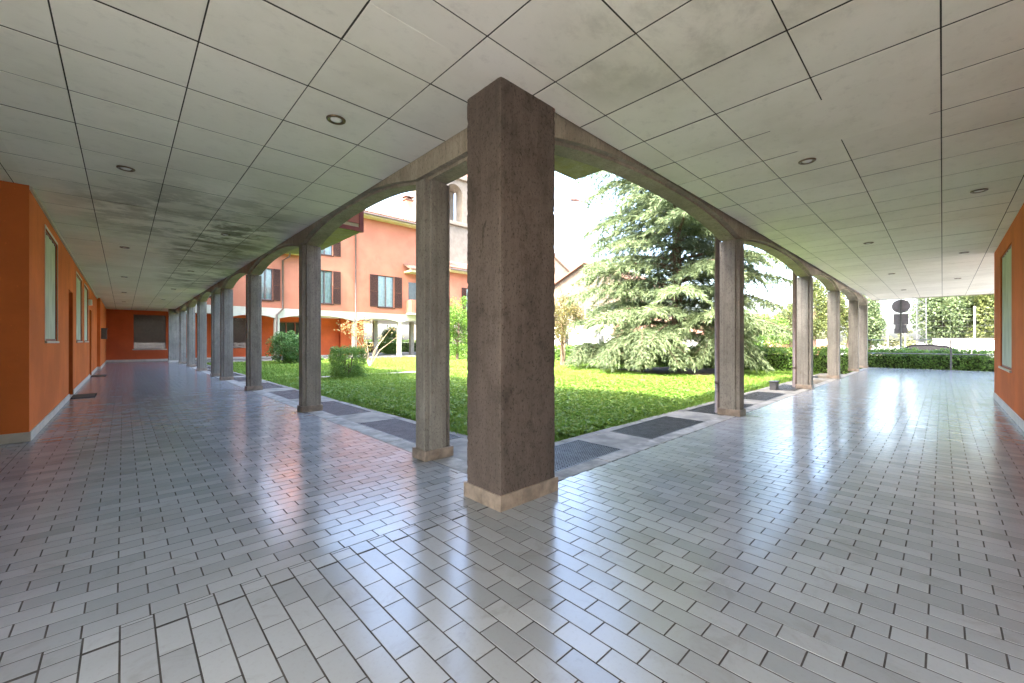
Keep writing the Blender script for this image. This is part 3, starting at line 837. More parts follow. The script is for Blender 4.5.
MB().box(19.8, 20.1, FY-.3, FY, 3.352, 7.2).box(26.7, 27, FY-.3, 40, 3.352, 7.2).box(19.5, 19.799, FY+.3, 40, 3.352, 10.5).box(9.0, 9.3, FY+.3, 40, 7.0, 10.5).build('side_wall', M['salmon'], hw)
def house_window(x0, x1, z0, z1, yf, parent, shut=True):
    w = .06; f = MB(); a, b = yf+.1, yf+.16
    f.box(x0, x1, a, b, z0, z0+w).box(x0, x1, a, b, z1-w, z1).box(x0, x0+w, a, b, z0+w, z1-w).box(x1-w, x1, a, b, z0+w, z1-w).box((x0+x1)/2-.035, (x0+x1)/2+.035, a-.01, b, z0+w, z1-w)
    fr = f.build('window', M['brown_metal'], parent)
    box('pane', M['glass'], fr, x0+w, x1-w, yf+.125, yf+.131, z0+w, z1-w)
    V, F = curtain_mesh('y', yf+.24, x0+.02, x1-.02, z0+.02, z1-.02, .025, 40); np_obj('curtain', V, [F], M['lace'], fr, True)
    box('backing', M['void'], fr, x0, x1, yf+.32, yf+.33, z0, z1)
    box('sill', M['shutter'], fr, x0-.06, x1+.06, yf-.06, yf+.1, z0-.07, z0-.002)
    if shut:
        sw = (x1-x0)/2*.95
        for sx0, sx1 in ((x0-sw-.02, x0-.01), (x1+.01, x1+sw+.02)):
            m = MB()
            m.box(sx0, sx0+.06, yf-.055, yf-.015, z0, z1).box(sx1-.06, sx1, yf-.055, yf-.015, z0, z1)
            for zz in (z0, (z0+z1)/2-.03, z1-.06): m.box(sx0+.06, sx1-.06, yf-.054, yf-.016, zz, zz+.06)
            k = 0
            z = z0+.07
            while z < z1-.08:
                if not ((z0+z1)/2-.08 < z < (z0+z1)/2+.04):
                    m.add([(sx0+.06, yf-.048, z), (sx1-.06, yf-.048, z), (sx1-.06, yf-.02, z+.045), (sx0+.06, yf-.02, z+.045)], [(0, 1, 2, 3)])
                z += .05
            m.build('shutter', M['shutter'], parent)
for (x0, x1, z0, z1) in WN:
    house_window(x0, x1, z0, z1, FY if x0 < 20 else FY-.6, hw)
# white band with shallow arches over the portico columns
def band(x0, x1, cols, yf, parent):
    sp = []; e = x0
    for c in cols: sp.append((e, c-.17)); e = c+.17
    sp.append((e, x1))
    m = MB(); xs = sorted(set([round(v, 3) for v in list(np.arange(x0, x1, .12))+[x1]+[q for s in sp for q in s]]))
    V = []
    for x in xs:
        z = 2.7
        for a, b in sp:
            if a < x < b: t = abs(2*(x-a)/(b-a)-1); z = 2.7+.27*min(1, (b-a)/3.6)*(1-t**2.4)
        for y, h in ((yf, 3.35), (yf, z), (yf+.35, z), (yf+.35, 3.35)): V.append((x, y, h))
    F = []
    for i in range(len(xs)-1):
        for k in range(4): F.append((4*i+k, 4*i+4+k, 4*i+4+(k+1) % 4, 4*i+(k+1) % 4))
    return m.add(V, F).build('arched_band', M['band'], parent)
band(2.46, 27, COLX, FY-.04, hw)
for c in COLX:
    MB().box(c-.15, c+.15, FY+.01, FY+.29, 0, 2.699).build('column', M['band'], hw, bevel=.01)
for c in (15.2, 18.6, 22.2):
    MB().box(c-.17, c+.17, FY+2.4, FY+2.7, 0, 2.9).build('column', M['column'], hw, bevel=.01)
box('portico_ceiling', M['white'], hw, 2.46, 27, FY+.312, FY+10, 2.95, 3.34)
box('portico_floor', M['slab'], hw, 2.46, 27, FY+.001, FY+10, -.2, .02)
DW = [(4.6, 6.2, .72, 2.76), (7.9, 9.7, .5, 2.6)]
opening_wall(FY+2.5, 2.31, 14.2, 0, 2.95, DW, .3, 'wall', M['red'], hw)
MB().box(12.2, 12.6, FY+2.1, FY+2.499, 0.02, 2.949).box(13.9, 14.2, FY+2.801, FY+9.5, 0.02, 2.949).build('wall', M['red'], hw)
sh2 = MB()
for k in range(40): sh2.prism([(FY+2.57, .72+k*.051), (FY+2.565, .726+k*.051), (FY+2.565, .763+k*.051), (FY+2.57, .769+k*.051), (FY+2.6, .769+k*.051), (FY+2.6, .72+k*.051)], 'x', 4.61, 6.19)
sh2.build('roller_shutter', M['shutter'], hw)
w2 = MB()
for xx in (7.9, 8.46, 9.05, 9.62): w2.box(xx, xx+.08, FY+2.55, FY+2.62, .5, 2.6)
w2.box(7.98, 9.62, FY+2.56, FY+2.61, .5, .58).box(7.98, 9.62, FY+2.56, FY+2.61, 2.52, 2.6)
ww = w2.build('window', M['rust'], hw)
box('pane', M['dark_glass'], ww, 7.95, 9.65, FY+2.64, FY+2.65, .5, 2.6)
skirting('skirting', M['skirt_white'], [(2.4, 14.2, FY+2.485, FY+2.499, .02, .14)], hw)
# roofs, eaves, gutters
def eave_roof(x0, x1, yf, ze, name, depth=10):
    o = .75
    m = MB(); yr = yf+depth/2
    m.prism([(yf-o, ze+.10), (yf-o, ze+.24), (yr, ze+2.1), (yf+depth+o, ze+.24), (yf+depth+o, ze+.10)], 'x', x0-.5, x1+.5)
    # rounded clay courses, seen end-on along the eave
    rfo = m.build('roof', M['roof'], hw)
    c = MB(); x = x0-.45
    while x < x1+.45:
        c.tube([(x, yf-o-.05, ze+.27), (x, yf+depth*.25, ze+.27+(depth*.25+o)*.345)], .075, 6); x += .21
    c.build('cover_tiles', M['roof'], rfo)
    box('soffit', M['soffit'], rfo, x0-.48, x1+.48, yf-o+.03, yf-.003, ze-.02, ze+.098)
    MB().tube([(x0-.5, yf-o-.07, ze+.12), (x1+.5, yf-o-.07, ze+.12)], .07, 10).build('gutter', M['brown_metal'], rfo)
    return rfo
eave_roof(2.5, 8.7, FY, 7.0, 'roof'); eave_roof(9.3, 19.4, FY, 10.5, 'roof'); eave_roof(20.5, 26.6, FY-.6, 7.2, 'roof')
ch = MB().box(18.1, 18.75, FY+2.6, FY+3.2, 11.6, 13.7).build('chimney', M['terracotta'], hw, bevel=.01)
MB().box(18.0, 18.85, FY+2.5, FY+3.3, 13.701, 13.8).box(18.12, 18.25, FY+2.6, FY+3.2, 13.8, 14.0).box(18.6, 18.73, FY+2.6, FY+3.2, 13.8, 14.0).box(18.0, 18.85, FY+2.5, FY+3.3, 14.0, 14.08).build('cap', M['roof'], ch)
# little hooded balcony near the taller block's right end
hb = MB().box(16.6, 18.9, FY-.95, FY-.041, 3.36, 3.44).build('balcony', M['white'], hw)
MB().box(16.6, 18.9, FY-.96, FY-.9, 3.441, 4.5).box(16.6, 16.66, FY-.9, FY-.01, 3.441, 4.5).box(18.84, 18.9, FY-.9, FY-.01, 3.441, 4.5).build('parapet', M['salmon'], hb)
hd = MB().prism([(FY-1.2, 6.85), (FY-1.2, 7.0), (FY-.002, 7.5), (FY-.002, 7.35)], 'x', 16.4, 19).build('porch_roof', M['roof'], hw)
MB().box(16.45, 18.95, FY-1.15, FY-.002, 6.7, 6.849).build('soffit', M['soffit'], hd)
box('door', M['dark_glass'], hw, 16.85, 17.8, FY-.02, FY-.004, 3.45, 6.0)
# pipes on the facade
MB().tube([(7.9, FY-.7, 7.05), (7.9, FY-.5, 6.75), (7.6, FY-.12, 6.5), (7.6, FY-.12, 3.3), (7.25, FY-.12, 2.9), (7.25, FY-.12, 0)], .055, 10).build('downpipe', M['brown_metal'], hw, smooth=True)
MB().tube([(12.45, FY-.12, 10.4), (12.45, FY-.12, 0)], .055, 10).build('downpipe', M['brown_metal'], hw, smooth=True)

# ------------------------------------------------------------------ plants
def crown_points(n, c, rad, clumps, spread=.38, flat=1.0, shell=.55):
    """leaf positions in uneven clumps that fill an ellipsoid"""
    c = np.array(c); rad = np.array(rad)
    d = unit(rng.normal(size=(clumps, 3))); rr = rng.uniform(shell, 1.0, clumps)**.6
    C = d*rr[:, None]*.82*rng.uniform(.8, 1.12, (clumps, 1))
    ix = rng.integers(0, clumps, n)
    sz = rng.uniform(.55, 1.25, clumps)*spread
    off = unit(rng.normal(size=(n, 3)))*(rng.random(n)**.45)[:, None]*sz[ix][:, None]
    off[:, 2] *= flat
    return c+(C[ix]+off)*rad, c+C*rad
def tree(name, label, loc, h, rad, leaf, n, lmat, trunk_r=.12, clumps=40, cz=None, spread=.36, aspect=.6, group=None, bark='bark', cat='tree', shell=.4, branches=14):
    loc = tuple(loc)
    t = thing(name, label, cat, loc, group)
    cz = cz if cz is not None else loc[2]+h-rad[2]
    P, C = crown_points(n, (loc[0], loc[1], cz), rad, clumps, spread, .8, shell)
    leaf_obj('crown', P, leaf, M[lmat], t, aspect)
    m = MB(); top = Vector((loc[0]+rng.normal(0, .1), loc[1]+rng.normal(0, .1), cz+rad[2]*.5))
    b = Vector(loc)
    tr = [b+(top-b)*q+Vector((math.sin(q*5+loc[0])*.06*h*.1, math.cos(q*4)*.06*h*.1, 0)) for q in np.linspace(0, 1, 7)]
    m.tube(tr, [trunk_r*(1.25-q*1.05) for q in np.linspace(0, 1, 7)], 8)
    for k in range(branches):
        q = C[rng.integers(0, len(C))]; s = tr[rng.integers(2, 6)]
        e = Vector(q); mid = s.lerp(e, .5)+Vector((0, 0, .08*h*.3))
        m.tube([s, mid, e], [trunk_r*.38, trunk_r*.24, trunk_r*.07], 5)
    m.build('trunk', M[bark], t, smooth=True)
    return t

def needles(Pts, Dir, size, k, width=.055, droop=.6):
    """tufts: at each point k slender tapering sprays fanned round Dir and hanging a little"""
    n = len(Pts)
    P = np.repeat(Pts, k, 0); D = np.repeat(unit(Dir), k, 0)+rng.normal(0, .42, (n*k, 3)); D[:, 2] -= droop*rng.random(n*k)
    D = unit(D); L = np.repeat(np.broadcast_to(size, (n,)), k)*rng.uniform(.6, 1.3, n*k)
    W = unit(np.cross(D, rng.normal(size=(n*k, 3))))
    l = L[:, None]
    V = np.stack([P, P+D*l*.45+W*l*width, P+D*l, P+D*l*.45-W*l*width], 1).reshape(-1, 3)
    return V, np.arange(4*n*k).reshape(-1, 4)

def conifer_limbs(limbs, step, tw_len, size, k):
    """limbs: list of polylines (np arrays). Returns needle geometry + twig tubes"""
    PP = []; DD = []; tw = MB()
    for L, r0 in limbs:
        seg = np.linalg.norm(np.diff(L, axis=0), axis=1); tot = seg.sum(); cum = np.concatenate([[0], np.cumsum(seg)])
        tw.tube([tuple(p) for p in L], [r0*(1-.85*i/(len(L)-1)) for i in range(len(L))], 5)
        s = tot*.22; side = 1
        while s < tot:
            q = np.array([np.interp(s, cum, L[:, j]) for j in range(3)]); q2 = np.array([np.interp(min(s+.05, tot), cum, L[:, j]) for j in range(3)])
            d = unit(q2-q if s < tot-.06 else L[-1]-L[-2])
            sd = np.array([-d[1], d[0], 0.])*side; side = -side
            f = s/tot; ln = tw_len*tot*(.16+.84*math.sin(math.pi*min(1, .15+.8*f)))*rng.uniform(.65, 1.2)*(1-.45*f)
            dirb = unit(sd*rng.uniform(.6, 1.0)+d*rng.uniform(.5, .9)+np.array([0, 0, rng.uniform(-.15, .2)]))
            nseg = max(3, int(ln/(size*.5)))
            u = np.linspace(.05, 1, nseg)[:, None]
            B = q+dirb*u*ln+np.array([0, 0, -1])*(u**2)*ln*rng.uniform(.22, .5)
            PP.append(B); DD.append(np.repeat(dirb[None], nseg, 0)+np.array([0, 0, -.45])*u)
            s += step*rng.uniform(.7, 1.3)
        # the tip
        PP.append(L[-2:]); DD.append(np.repeat((L[-1]-L[-2])[None], 2, 0))
    P = np.concatenate(PP); D = np.concatenate(DD)
    V, F = needles(P, D, size, k)
    return V, F, tw

def big_conifer():
    loc = (16.9, 7.7, -.05)
    t = thing('conifer_tree', 'tall spreading conifer with drooping grey-green boughs in the middle of the lawn', 'tree', loc)
    limbs = []
    prof_z = [0, 1.2, 3, 5, 7, 8.5, 10, 11.5, 13.3]; prof_r = [3.2, 3.9, 4.1, 4.0, 3.8, 3.5, 2.7, 1.7, .2]
    z = 1.6; a = .4
    while z < 13:
        nb = 6 if z < 9 else 5
        a0 = rng.uniform(0, 6.28)
        for b in range(nb):
            a = a0+b*6.283/nb+rng.normal(0, .22); zb = z+rng.normal(0, .16)
            Rr = float(np.interp(zb, prof_z, prof_r))*rng.choice([rng.uniform(.55, .8), rng.uniform(.85, 1.18)], p=[.35, .65])
            rise = rng.uniform(.06, .2)*(1 if z < 9 else 1.7); dr = rng.uniform(.2, .36)
            u = np.linspace(0, 1, 9); ca, sa = math.cos(a), math.sin(a); bend = rng.normal(0, .14)
            L = np.stack([loc[0]+ca*Rr*u-sa*bend*Rr*u*u, loc[1]+sa*Rr*u+ca*bend*Rr*u*u, zb+Rr*(rise*u*2.0-dr*u**2.2)], 1)
            limbs.append((L, .018+.014*Rr))
        z += .66 if z < 9.5 else .5
    V, F, tw = conifer_limbs(limbs, .10, .40, .24, 12)
    np_obj('crown', V, [F], M['needle'], t)
    # needles near the trunk, coloured darker as inner shade, fill the heart of the tree
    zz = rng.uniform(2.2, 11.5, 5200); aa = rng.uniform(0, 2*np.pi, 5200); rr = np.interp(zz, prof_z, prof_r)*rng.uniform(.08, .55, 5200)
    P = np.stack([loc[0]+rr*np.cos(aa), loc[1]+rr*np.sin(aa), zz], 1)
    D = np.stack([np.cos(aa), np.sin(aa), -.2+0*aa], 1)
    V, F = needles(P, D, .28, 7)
    np_obj('inner_foliage', V, [F], M['needle_shade'], t)
    tw.tube([(loc[0], loc[1], -.1), (loc[0]+.03, loc[1], .5), (loc[0], loc[1], 3), (loc[0], loc[1], 8), (loc[0], loc[1], 13.2)], [.30, .24, .20, .12, .02], 12)
    tw.build('trunk', M['bark'], t, smooth=True)
big_conifer()
def low_conifer(label, loc, R0, h, n, squash=1.0, name='spreading_juniper'):
    t = thing(name, label, 'shrub', loc, 'spreading junipers at the foot of the conifer')
    limbs = []
    for k in range(n):
        a = 2.399*k+rng.normal(0, .2); Rr = R0*rng.uniform(.55, 1.1); u = np.linspace(0, 1, 8)
        hh = h*rng.uniform(.55, 1.15)
        L = np.stack([loc[0]+math.cos(a)*Rr*u, loc[1]+math.sin(a)*Rr*u*squash, loc[2]+.05+hh*np.sin(u**.8*2.75)], 1)
        limbs.append((L, .02))
    V, F, tw = conifer_limbs(limbs, .09, .34, .17, 9)
    np_obj('foliage', V, [F], M['juniper'], t)
    tw.build('stem', M['bark'], t)
low_conifer('low grey-green juniper spreading on the lawn in front of the conifer trunk', (14.6, 8.0, -.05), 2.1, 1.35, 40)
low_conifer('low dark juniper left of the conifer, nearest the clipped hedge', (15.6, 10.6, -.05), 1.75, 1.0, 34)
low_conifer('feathery juniper right of the conifer, seen past the first right column', (16.2, 5.55, -.05), 1.35, 1.35, 32)

def hedge(label, x0, x1, y0, y1, z0, z1, n, leaf, mat='laurel', name='hedge'):
    t = thing(name, label, 'hedge', ((x0+x1)/2, (y0+y1)/2, z0), 'clipped laurel hedges')
    lx, ly, lz = x1-x0, y1-y0, z1-z0
    P = rng.random((n, 3)); face = rng.random(n)
    ar = np.array([lx*ly, lx*lz, lx*lz, ly*lz, ly*lz]); cs = np.cumsum(ar/ar.sum()); f = np.searchsorted(cs, face)
    dep = rng.random(n)**1.6*.22
    P[f == 0, 2] = 1-dep[f == 0]/lz
    P[f == 1, 1] = dep[f == 1]/ly; P[f == 2, 1] = 1-dep[f == 2]/ly
    P[f == 3, 0] = dep[f == 3]/lx; P[f == 4, 0] = 1-dep[f == 4]/lx
    Q = np.array([x0, y0, z0])+P*np.array([lx, ly, lz])
    s = Q[:, 0]*1.0+Q[:, 1]
    bulge = .06*np.sin(s*3.1)+.05*np.sin(s*7.3+1)+rng.normal(0, .03, n)
    Q[:, 2] += np.where(f == 0, bulge, 0)
    Q[f == 3, 0] += bulge[f == 3]; Q[f == 1, 1] += bulge[f == 1]
    leaf_obj('foliage', Q, leaf, M[mat], t, .55)
    box('shade_core', M['hedge_core'], t, x0+.26, x1-.26, y0+.26, y1-.26, z0, z1-.26)  # solid dark filler box standing in for the shaded inside
    return t
hedge('long clipped laurel hedge along the far edge of the lawn behind the conifer', 19.25, 20.2, 2.75, 28.5, -.5, .90, 70000, .085)
hedge('clipped laurel hedge beyond the railing at the end of the right portico', 25.0, 25.9, -7, 4.2, -.5, .78, 30000, .085)
hedge('clipped hedge seen through the open portico of the salmon house', 13, 27.5, 41, 42, -.5, 1.3, 16000, .11)

def bush(name, label, loc, rad, n, leaf, mat, boxy=False, clumps=60):
    t = thing(name, label, 'bush', loc)
    if boxy:
        P = rng.random((n, 3))*2-1; k = rng.integers(0, 3, n); s = np.sign(rng.normal(size=n)); d = 1-rng.random(n)**1.5*.35
        for j in range(3): P[k == j, j] = (s*d)[k == j]
        P *= (1+.08*np.sin(P[:, [1]]*7+P[:, [2]]*5)+.06*np.sin(P[:, [0]]*9+2))*(1-.16*(np.linalg.norm(P, axis=1, keepdims=True)-1))*(1+rng.normal(0, .06, (n, 1)))
        P[:, :2] *= np.where(P[:, [2]] < -.1, 1+.18*rng.normal(size=(n, 1))-.12, 1)
        Q = np.array([loc[0], loc[1], loc[2]+rad[2]*1.02])+P*np.array(rad)
    else:
        Q, _ = crown_points(n, (loc[0], loc[1], loc[2]+rad[2]*.92), rad, clumps, .34, .9, .6)
        Q[:, 2] = np.maximum(Q[:, 2], loc[2]+.02)
    leaf_obj('foliage', Q, leaf, M[mat], t, .6)
    m = MB()
    for k in range(14):
        a = rng.uniform(0, 6.28); e = rng.uniform(.2, .75)
        m.tube([loc, (loc[0]+.2*rad[0]*math.cos(a), loc[1]+.2*rad[1]*math.sin(a), loc[2]+rad[2]*.6), (loc[0]+e*rad[0]*math.cos(a), loc[1]+e*rad[1]*math.sin(a), loc[2]+rad[2]*rng.uniform(.9, 1.6))], [.03, .02, .006], 5)
    m.build('stem', M['bark'], t)
bush('round_bush', 'large round dark green bush by the paving near the red wall', (6.6, 24.6, -.05), (1.05, 1.05, 1.02), 15000, .075, 'bushleaf')
bush('round_bush', 'small low bush at the right foot of the large round bush', (7.7, 24.0, -.05), (.5, .5, .3), 2500, .06, 'bushleaf', clumps=20)
bush('clipped_bush', 'small square clipped bush on the lawn beside the garden path', (5.45, 13.7, -.05), (.48, .48, .50), 11000, .045, 'boxleaf', True)
bush('yellow_shrub', 'low yellow-green shrub on the lawn behind the square bush', (9.1, 24.4, -.05), (.55, .5, .28), 3000, .05, 'limeleaf', clumps=20)
bush('leafy_shrub', 'leafy shrub at the end of the salmon house portico', (17.6, 34.5, -.3), (1.1, 1.1, 1.5), 6000, .11, 'boxleaf')

def maple():
    loc = (8.6, 19.0, -.05)
    t = thing('young_maple', 'young maple with bare pale leaning stems and bronze leaves on the lawn', 'tree', loc)
    m = MB(); P = []
    for k, (dx, dy, h) in enumerate([(-.9, .5, 1.9), (-.5, .2, 1.6), (.9, -.5, 1.9), (1.2, -.6, 1.5), (.5, -.2, 1.35), (-.2, .4, 2.1)]):
        tip = np.array([loc[0]+dx, loc[1]+dy, loc[2]+h]); mid = np.array([loc[0]+dx*.35, loc[1]+dy*.35, loc[2]+h*.5+.05])
        m.tube([loc, tuple(mid), tuple(tip)], [.035, .024, .008], 6)
        if k in (0, 1, 5):
            P.append(tip+rng.normal(0, .2, (150, 3))*np.array([1, 1, .7]))
            P.append(mid+rng.normal(0, .16, (60, 3)))
        else:
            P.append(tip+rng.normal(0, .1, (14, 3)))
    m.build('trunk', M['pale_bark'], t, smooth=True)
    leaf_obj('crown', np.concatenate(P), .09, M['mapleleaf'], t, .55)
maple()
tree('garden_tree', 'bright lime-green young tree just left of the thick corner pillar', (16.4, 22.6, -.05), 4.6, (1.7, 1.7, 2.2), .11, 9000, 'limeleaf', .08, 50)
tree('garden_tree', 'bronze-leaved small tree beside the right edge of the corner pillar', (16.4, 13.45, -.05), 3.9, (1.35, 1.35, 1.45), .075, 9000, 'autumnleaf', .09, 55, cz=2.35)
# bare twigs above the bronze tree
bt = thing('bare_tree', 'leafless pale branching tree behind the bronze-leaved tree', 'tree', (17.9, 14.6, -.05))
m = MB(); p0 = Vector((17.9, 14.6, -.05)); m.tube([p0, p0+Vector((.05, 0, 2.0)), p0+Vector((.0, .1, 3.2))], [.08, .06, .04], 8)
for k in range(16):
    a = k*2.4; s = p0+Vector((.03, .05, 1.9+.09*k)); e = s+Vector((math.cos(a)*(1.3-.04*k), math.sin(a)*(1.3-.04*k), 1.0)); mm = s.lerp(e, .5)+Vector((0, 0, -.08))
    m.tube([s, mm, e], [.028, .018, .006], 5)
    for j in range(4):
        q = s.lerp(e, .4+.15*j); m.tube([q, q+Vector((rng.normal(0, .3), rng.normal(0, .3), .35))], [.01, .003], 4)
m.build('trunk', M['pale_bark'], bt)
tree('round_tree', 'round yellow-green tree beyond the hedge, just right of the first right column', (28.5, 8.2, -.5), 3.6, (2.3, 2.3, 1.6), .13, 9000, 'limeleaf', .12, 50)
for i, (x, y, h, r, lm, lbl) in enumerate([
        (50, 8.8, 8.6, 1.9, 'poplarleaf', 'tall thin yellow-green tree between the second and third right columns'),
        (51, 6.2, 8.9, 1.8, 'poplarleaf', 'tall thin yellow-green tree between the third and fourth right columns'),
        (46, 4.3, 5.6, 1.1, 'farleaf', 'dark green tree just left of the round sign'),
        (58, 12.5, 6.5, 2.2, 'poplarleaf', 'pale loose tree left of the second right column')]):
    tree('background_tree', lbl, (x, y, -.5), h, (r, r, h*.44), .19, 9000, lm, .16, 45, spread=.34, group='trees beyond the road')
for i, (x, y, h, r, lm, lbl) in enumerate([
        (64, .2, 10.5, 2.9, 'farleaf', 'large green tree beyond the white wall, leftmost, behind the lattice mast'),
        (67, -1.6, 11.5, 3.2, 'farleaf2', 'large olive tree in the middle beyond the white wall'),
        (63, -4.6, 11, 3.1, 'poplarleaf', 'large green tree beyond the white wall, partly hidden by the right orange wall'),
        (66, -8.5, 11, 3.3, 'farleaf', 'large green tree beyond the white wall, hidden farthest right')]):
    tree('woodland_tree', lbl, (x, y, -.5), h, (r, r, h*.52), .26, 15000, lm, .2, 90, spread=.34, group='big trees behind the white wall', shell=.25)
P = []
for k in range(90):
    yy = -40+k*1.9+rng.normal(0, .6); xx = 105+rng.normal(0, 5); hh = rng.uniform(2.2, 4.6)
    q, _ = crown_points(500, (xx, yy, hh*.5-.3), (1.7, 1.7, hh*.55), 12, .4, .9, .3); P.append(q)
stuff(leaf_obj('distant_trees', np.concatenate(P), .4, M['farleaf2'], None, .7))

# ------------------------------------------------------------------ things beyond the hedges
def low_wall(name, label, cat, x0, x1, y0, y1, z1, mat, cap):
    t = thing(name, label, cat, ((x0+x1)/2, (y0+y1)/2, -.5))
    box('wall', M[mat], t, x0, x1, y0, y1, -.5, z1); box('coping', M[cap], t, x0-.06, x1+.06, y0-.06, y1+.06, z1+.001, z1+.09)
low_wall('boundary_wall', 'long low white wall in front of the big trees beyond the road', 'wall', 55, 55.3, -30, .6, 1.36, 'white', 'skirt')
low_wall('boundary_wall', 'low terracotta wall far beyond the hedge right of the conifer', 'wall', 60, 60.3, 9, 26, 1.35, 'terracotta', 'skirt')
hut = thing('pale_shed', 'pale low shed with flat roof behind the hedge left of the second right column', 'shed', (44, 14, -.5))
box('wall', M['white'], hut, 47, 50, 13.5, 18, -.5, .85); box('roof', M['skirt'], hut, 46.8, 50.2, 13.3, 18.2, .851, .98); box('door', M['brown_metal'], hut, 46.97, 46.999, 15.2, 16.1, -.5, .7)

def car():
    X0, Y0, Z0 = 33.5, .35, -.48
    t = thing('parked_car', 'black car parked beyond the hedge with only its roof showing', 'car', (X0, Y0, Z0))
    hw_ = .88
    side = [(-2.15, .25), (-2.2, .62), (-2.1, .86), (-1.75, .93), (-1.1, 1.0), (-.55, 1.38), (.1, 1.46), (.9, 1.42), (1.55, 1.06), (2.1, .98), (2.2, .7), (2.15, .25)]
    def sec(f, zf):
        return f
    V = []; F = []
    for s, k in ((-1, 0), (-.55, 1), (.55, 1), (1, 0)):
        for (y, z) in side:
            tz = max(0, (z-.95)/.5); xx = s*hw_*(1-.2*tz) if abs(s) == 1 else s*hw_
            V.append((X0+xx, Y0+y, Z0+z+(.03 if k and z > .9 else 0)))
    n = len(side)
    for r in range(3):
        for i in range(n): F.append((r*n+i, r*n+(i+1) % n, (r+1)*n+(i+1) % n, (r+1)*n+i))
    m = MB().add(V, F); m.add(V[:n], [tuple(range(n))]); m.add(V[-n:], [tuple(range(n))[::-1]])
    m.build('body', M['blackpaint'], t, bevel=.03)
    for s in (-1, 1):
        pl_ = [(-.98, 1.02), (-.5, 1.33), (.1, 1.40), (.85, 1.37), (1.38, 1.08)]
        vv = [(X0+s*(hw_*(1-.2*max(0, (z-.95)/.5))+.006), Y0+y, Z0+z) for y, z in pl_]
        MB().add(vv, [tuple(range(5)) if s > 0 else tuple(range(5))[::-1]]).build('side_window', M['rubber'], t)
        for yy in (-1.35, 1.3):
            w = MB(); prof = [(.2, -.1), (.32, -.1), (.34, -.06), (.34, .06), (.32, .1), (.2, .1)]
            v = []; f = []
            for a in range(20):
                an = 2*math.pi*a/20
                for r, d in prof: v.append((X0+s*.82+d, Y0+yy+r*math.cos(an), Z0+.34+r*math.sin(an)))
            for a in range(20):
                for q in range(5): f.append((a*6+q, ((a+1) % 20)*6+q, ((a+1) % 20)*6+q+1, a*6+q+1))
            wh = w.add(v, f).build('wheel', M['rubber'], t)
            rm = MB(); vv = [(X0+s*.86, Y0+yy+.2*math.cos(2*math.pi*a/20), Z0+.34+.2*math.sin(2*math.pi*a/20)) for a in range(20)]
            rm.add(vv, [tuple(range(20))]).build('rim', M['steel'], wh)
    for s in (-1, 1): MB().box(X0+s*.6-.16, X0+s*.6+.16, Y0+2.12, Y0+2.19, Z0+.72, Z0+.86).build('tail_light', M['lens'], t)
car()

# sign seen from the back
sg = thing('road_sign', 'round road sign on a pole seen from behind above two small plates', 'road sign', (27, 1.37, -.5))
MB().tube([(26.97, 1.37, -.5), (26.97, 1.37, 3.17)], .035, 12).build('pole', M['grey_metal'], sg, smooth=True)
disc = [(1.37+.33*math.cos(a), 2.86+.33*math.sin(a)) for a in np.linspace(0, 2*math.pi, 40, endpoint=False)]
d_ = MB().prism(disc, 'x', 27.012, 27.02).build('disc', M['sign_back'], sg)
MB().box(27.0, 27.011, 1.12, 1.62, 2.97, 3.0).box(27.0, 27.011, 1.12, 1.62, 2.72, 2.75).build('clamp', M['grey_metal'], d_)
MB().box(27.012, 27.02, 1.37-.265, 1.37+.265, 1.98, 2.5).build('plate', M['sign_back'], sg, bevel=.003)
MB().box(27.012, 27.02, 1.37-.2, 1.37+.2, 1.80, 1.976).box(27.0125, 27.0205, 1.37-.235, 1.37+.235, 1.56, 1.799).build('plate', M['sign_back'], sg)

# lattice mast and net posts
mast = thing('lattice_mast', 'pale lattice floodlight mast rising in front of the big trees', 'mast', (50, 1.25, -.5))
m = MB(); w = .30
for sx in (-1, 1):
    for sy in (-1, 1): m.tube([(50+sx*w, 1.25+sy*w, -.5), (50+sx*w*.8, 1.25+sy*w*.8, 14)], .035, 6)
for k in range(24):
    z = -.5+k*.6
    for s in (-1, 1):
        m.tube([(50-w, 1.25+s*w, z), (50+w, 1.25+s*w, z+.6)], .011, 4); m.tube([(50+s*w, 1.25-w, z), (50+s*w, 1.25+w, z+.6)], .011, 4); m.tube([(50+s*w, 1.25+w, z), (50+s*w, 1.25-w, z+.6)], .011, 4)
m.build('lattice', M['grey_metal'], mast)
MB().box(49.9, 50.4, .4, 2.1, 13.9, 14.5).build('floodlight', M['grey_metal'], mast)
nf = thing('net_fence', 'tall pale net fence on thin posts beyond the road', 'fence', (53, 4, -.5))
for y, z1 in ((10.5, 6.5), (8, 6.5), (5.6, 6.5), (3.6, 6.5), (2.4, 6.5), (-1.9, 4.2), (-5, 4.2)):
    MB().tube([(53, y, -.5), (53, y, z1)], .05, 8).build('post', M['band'], nf)
m = MB()
for y in np.arange(-5, 10.5, .5): m.tube([(53.02, y, -.4), (53.02, y, 4.0)], .004, 3, False)
for z in np.arange(.0, 4.1, .5): m.tube([(53.02, -5, z), (53.02, 10.5, z)], .004, 3, False)
m.build('net', M['grey_metal'], nf)

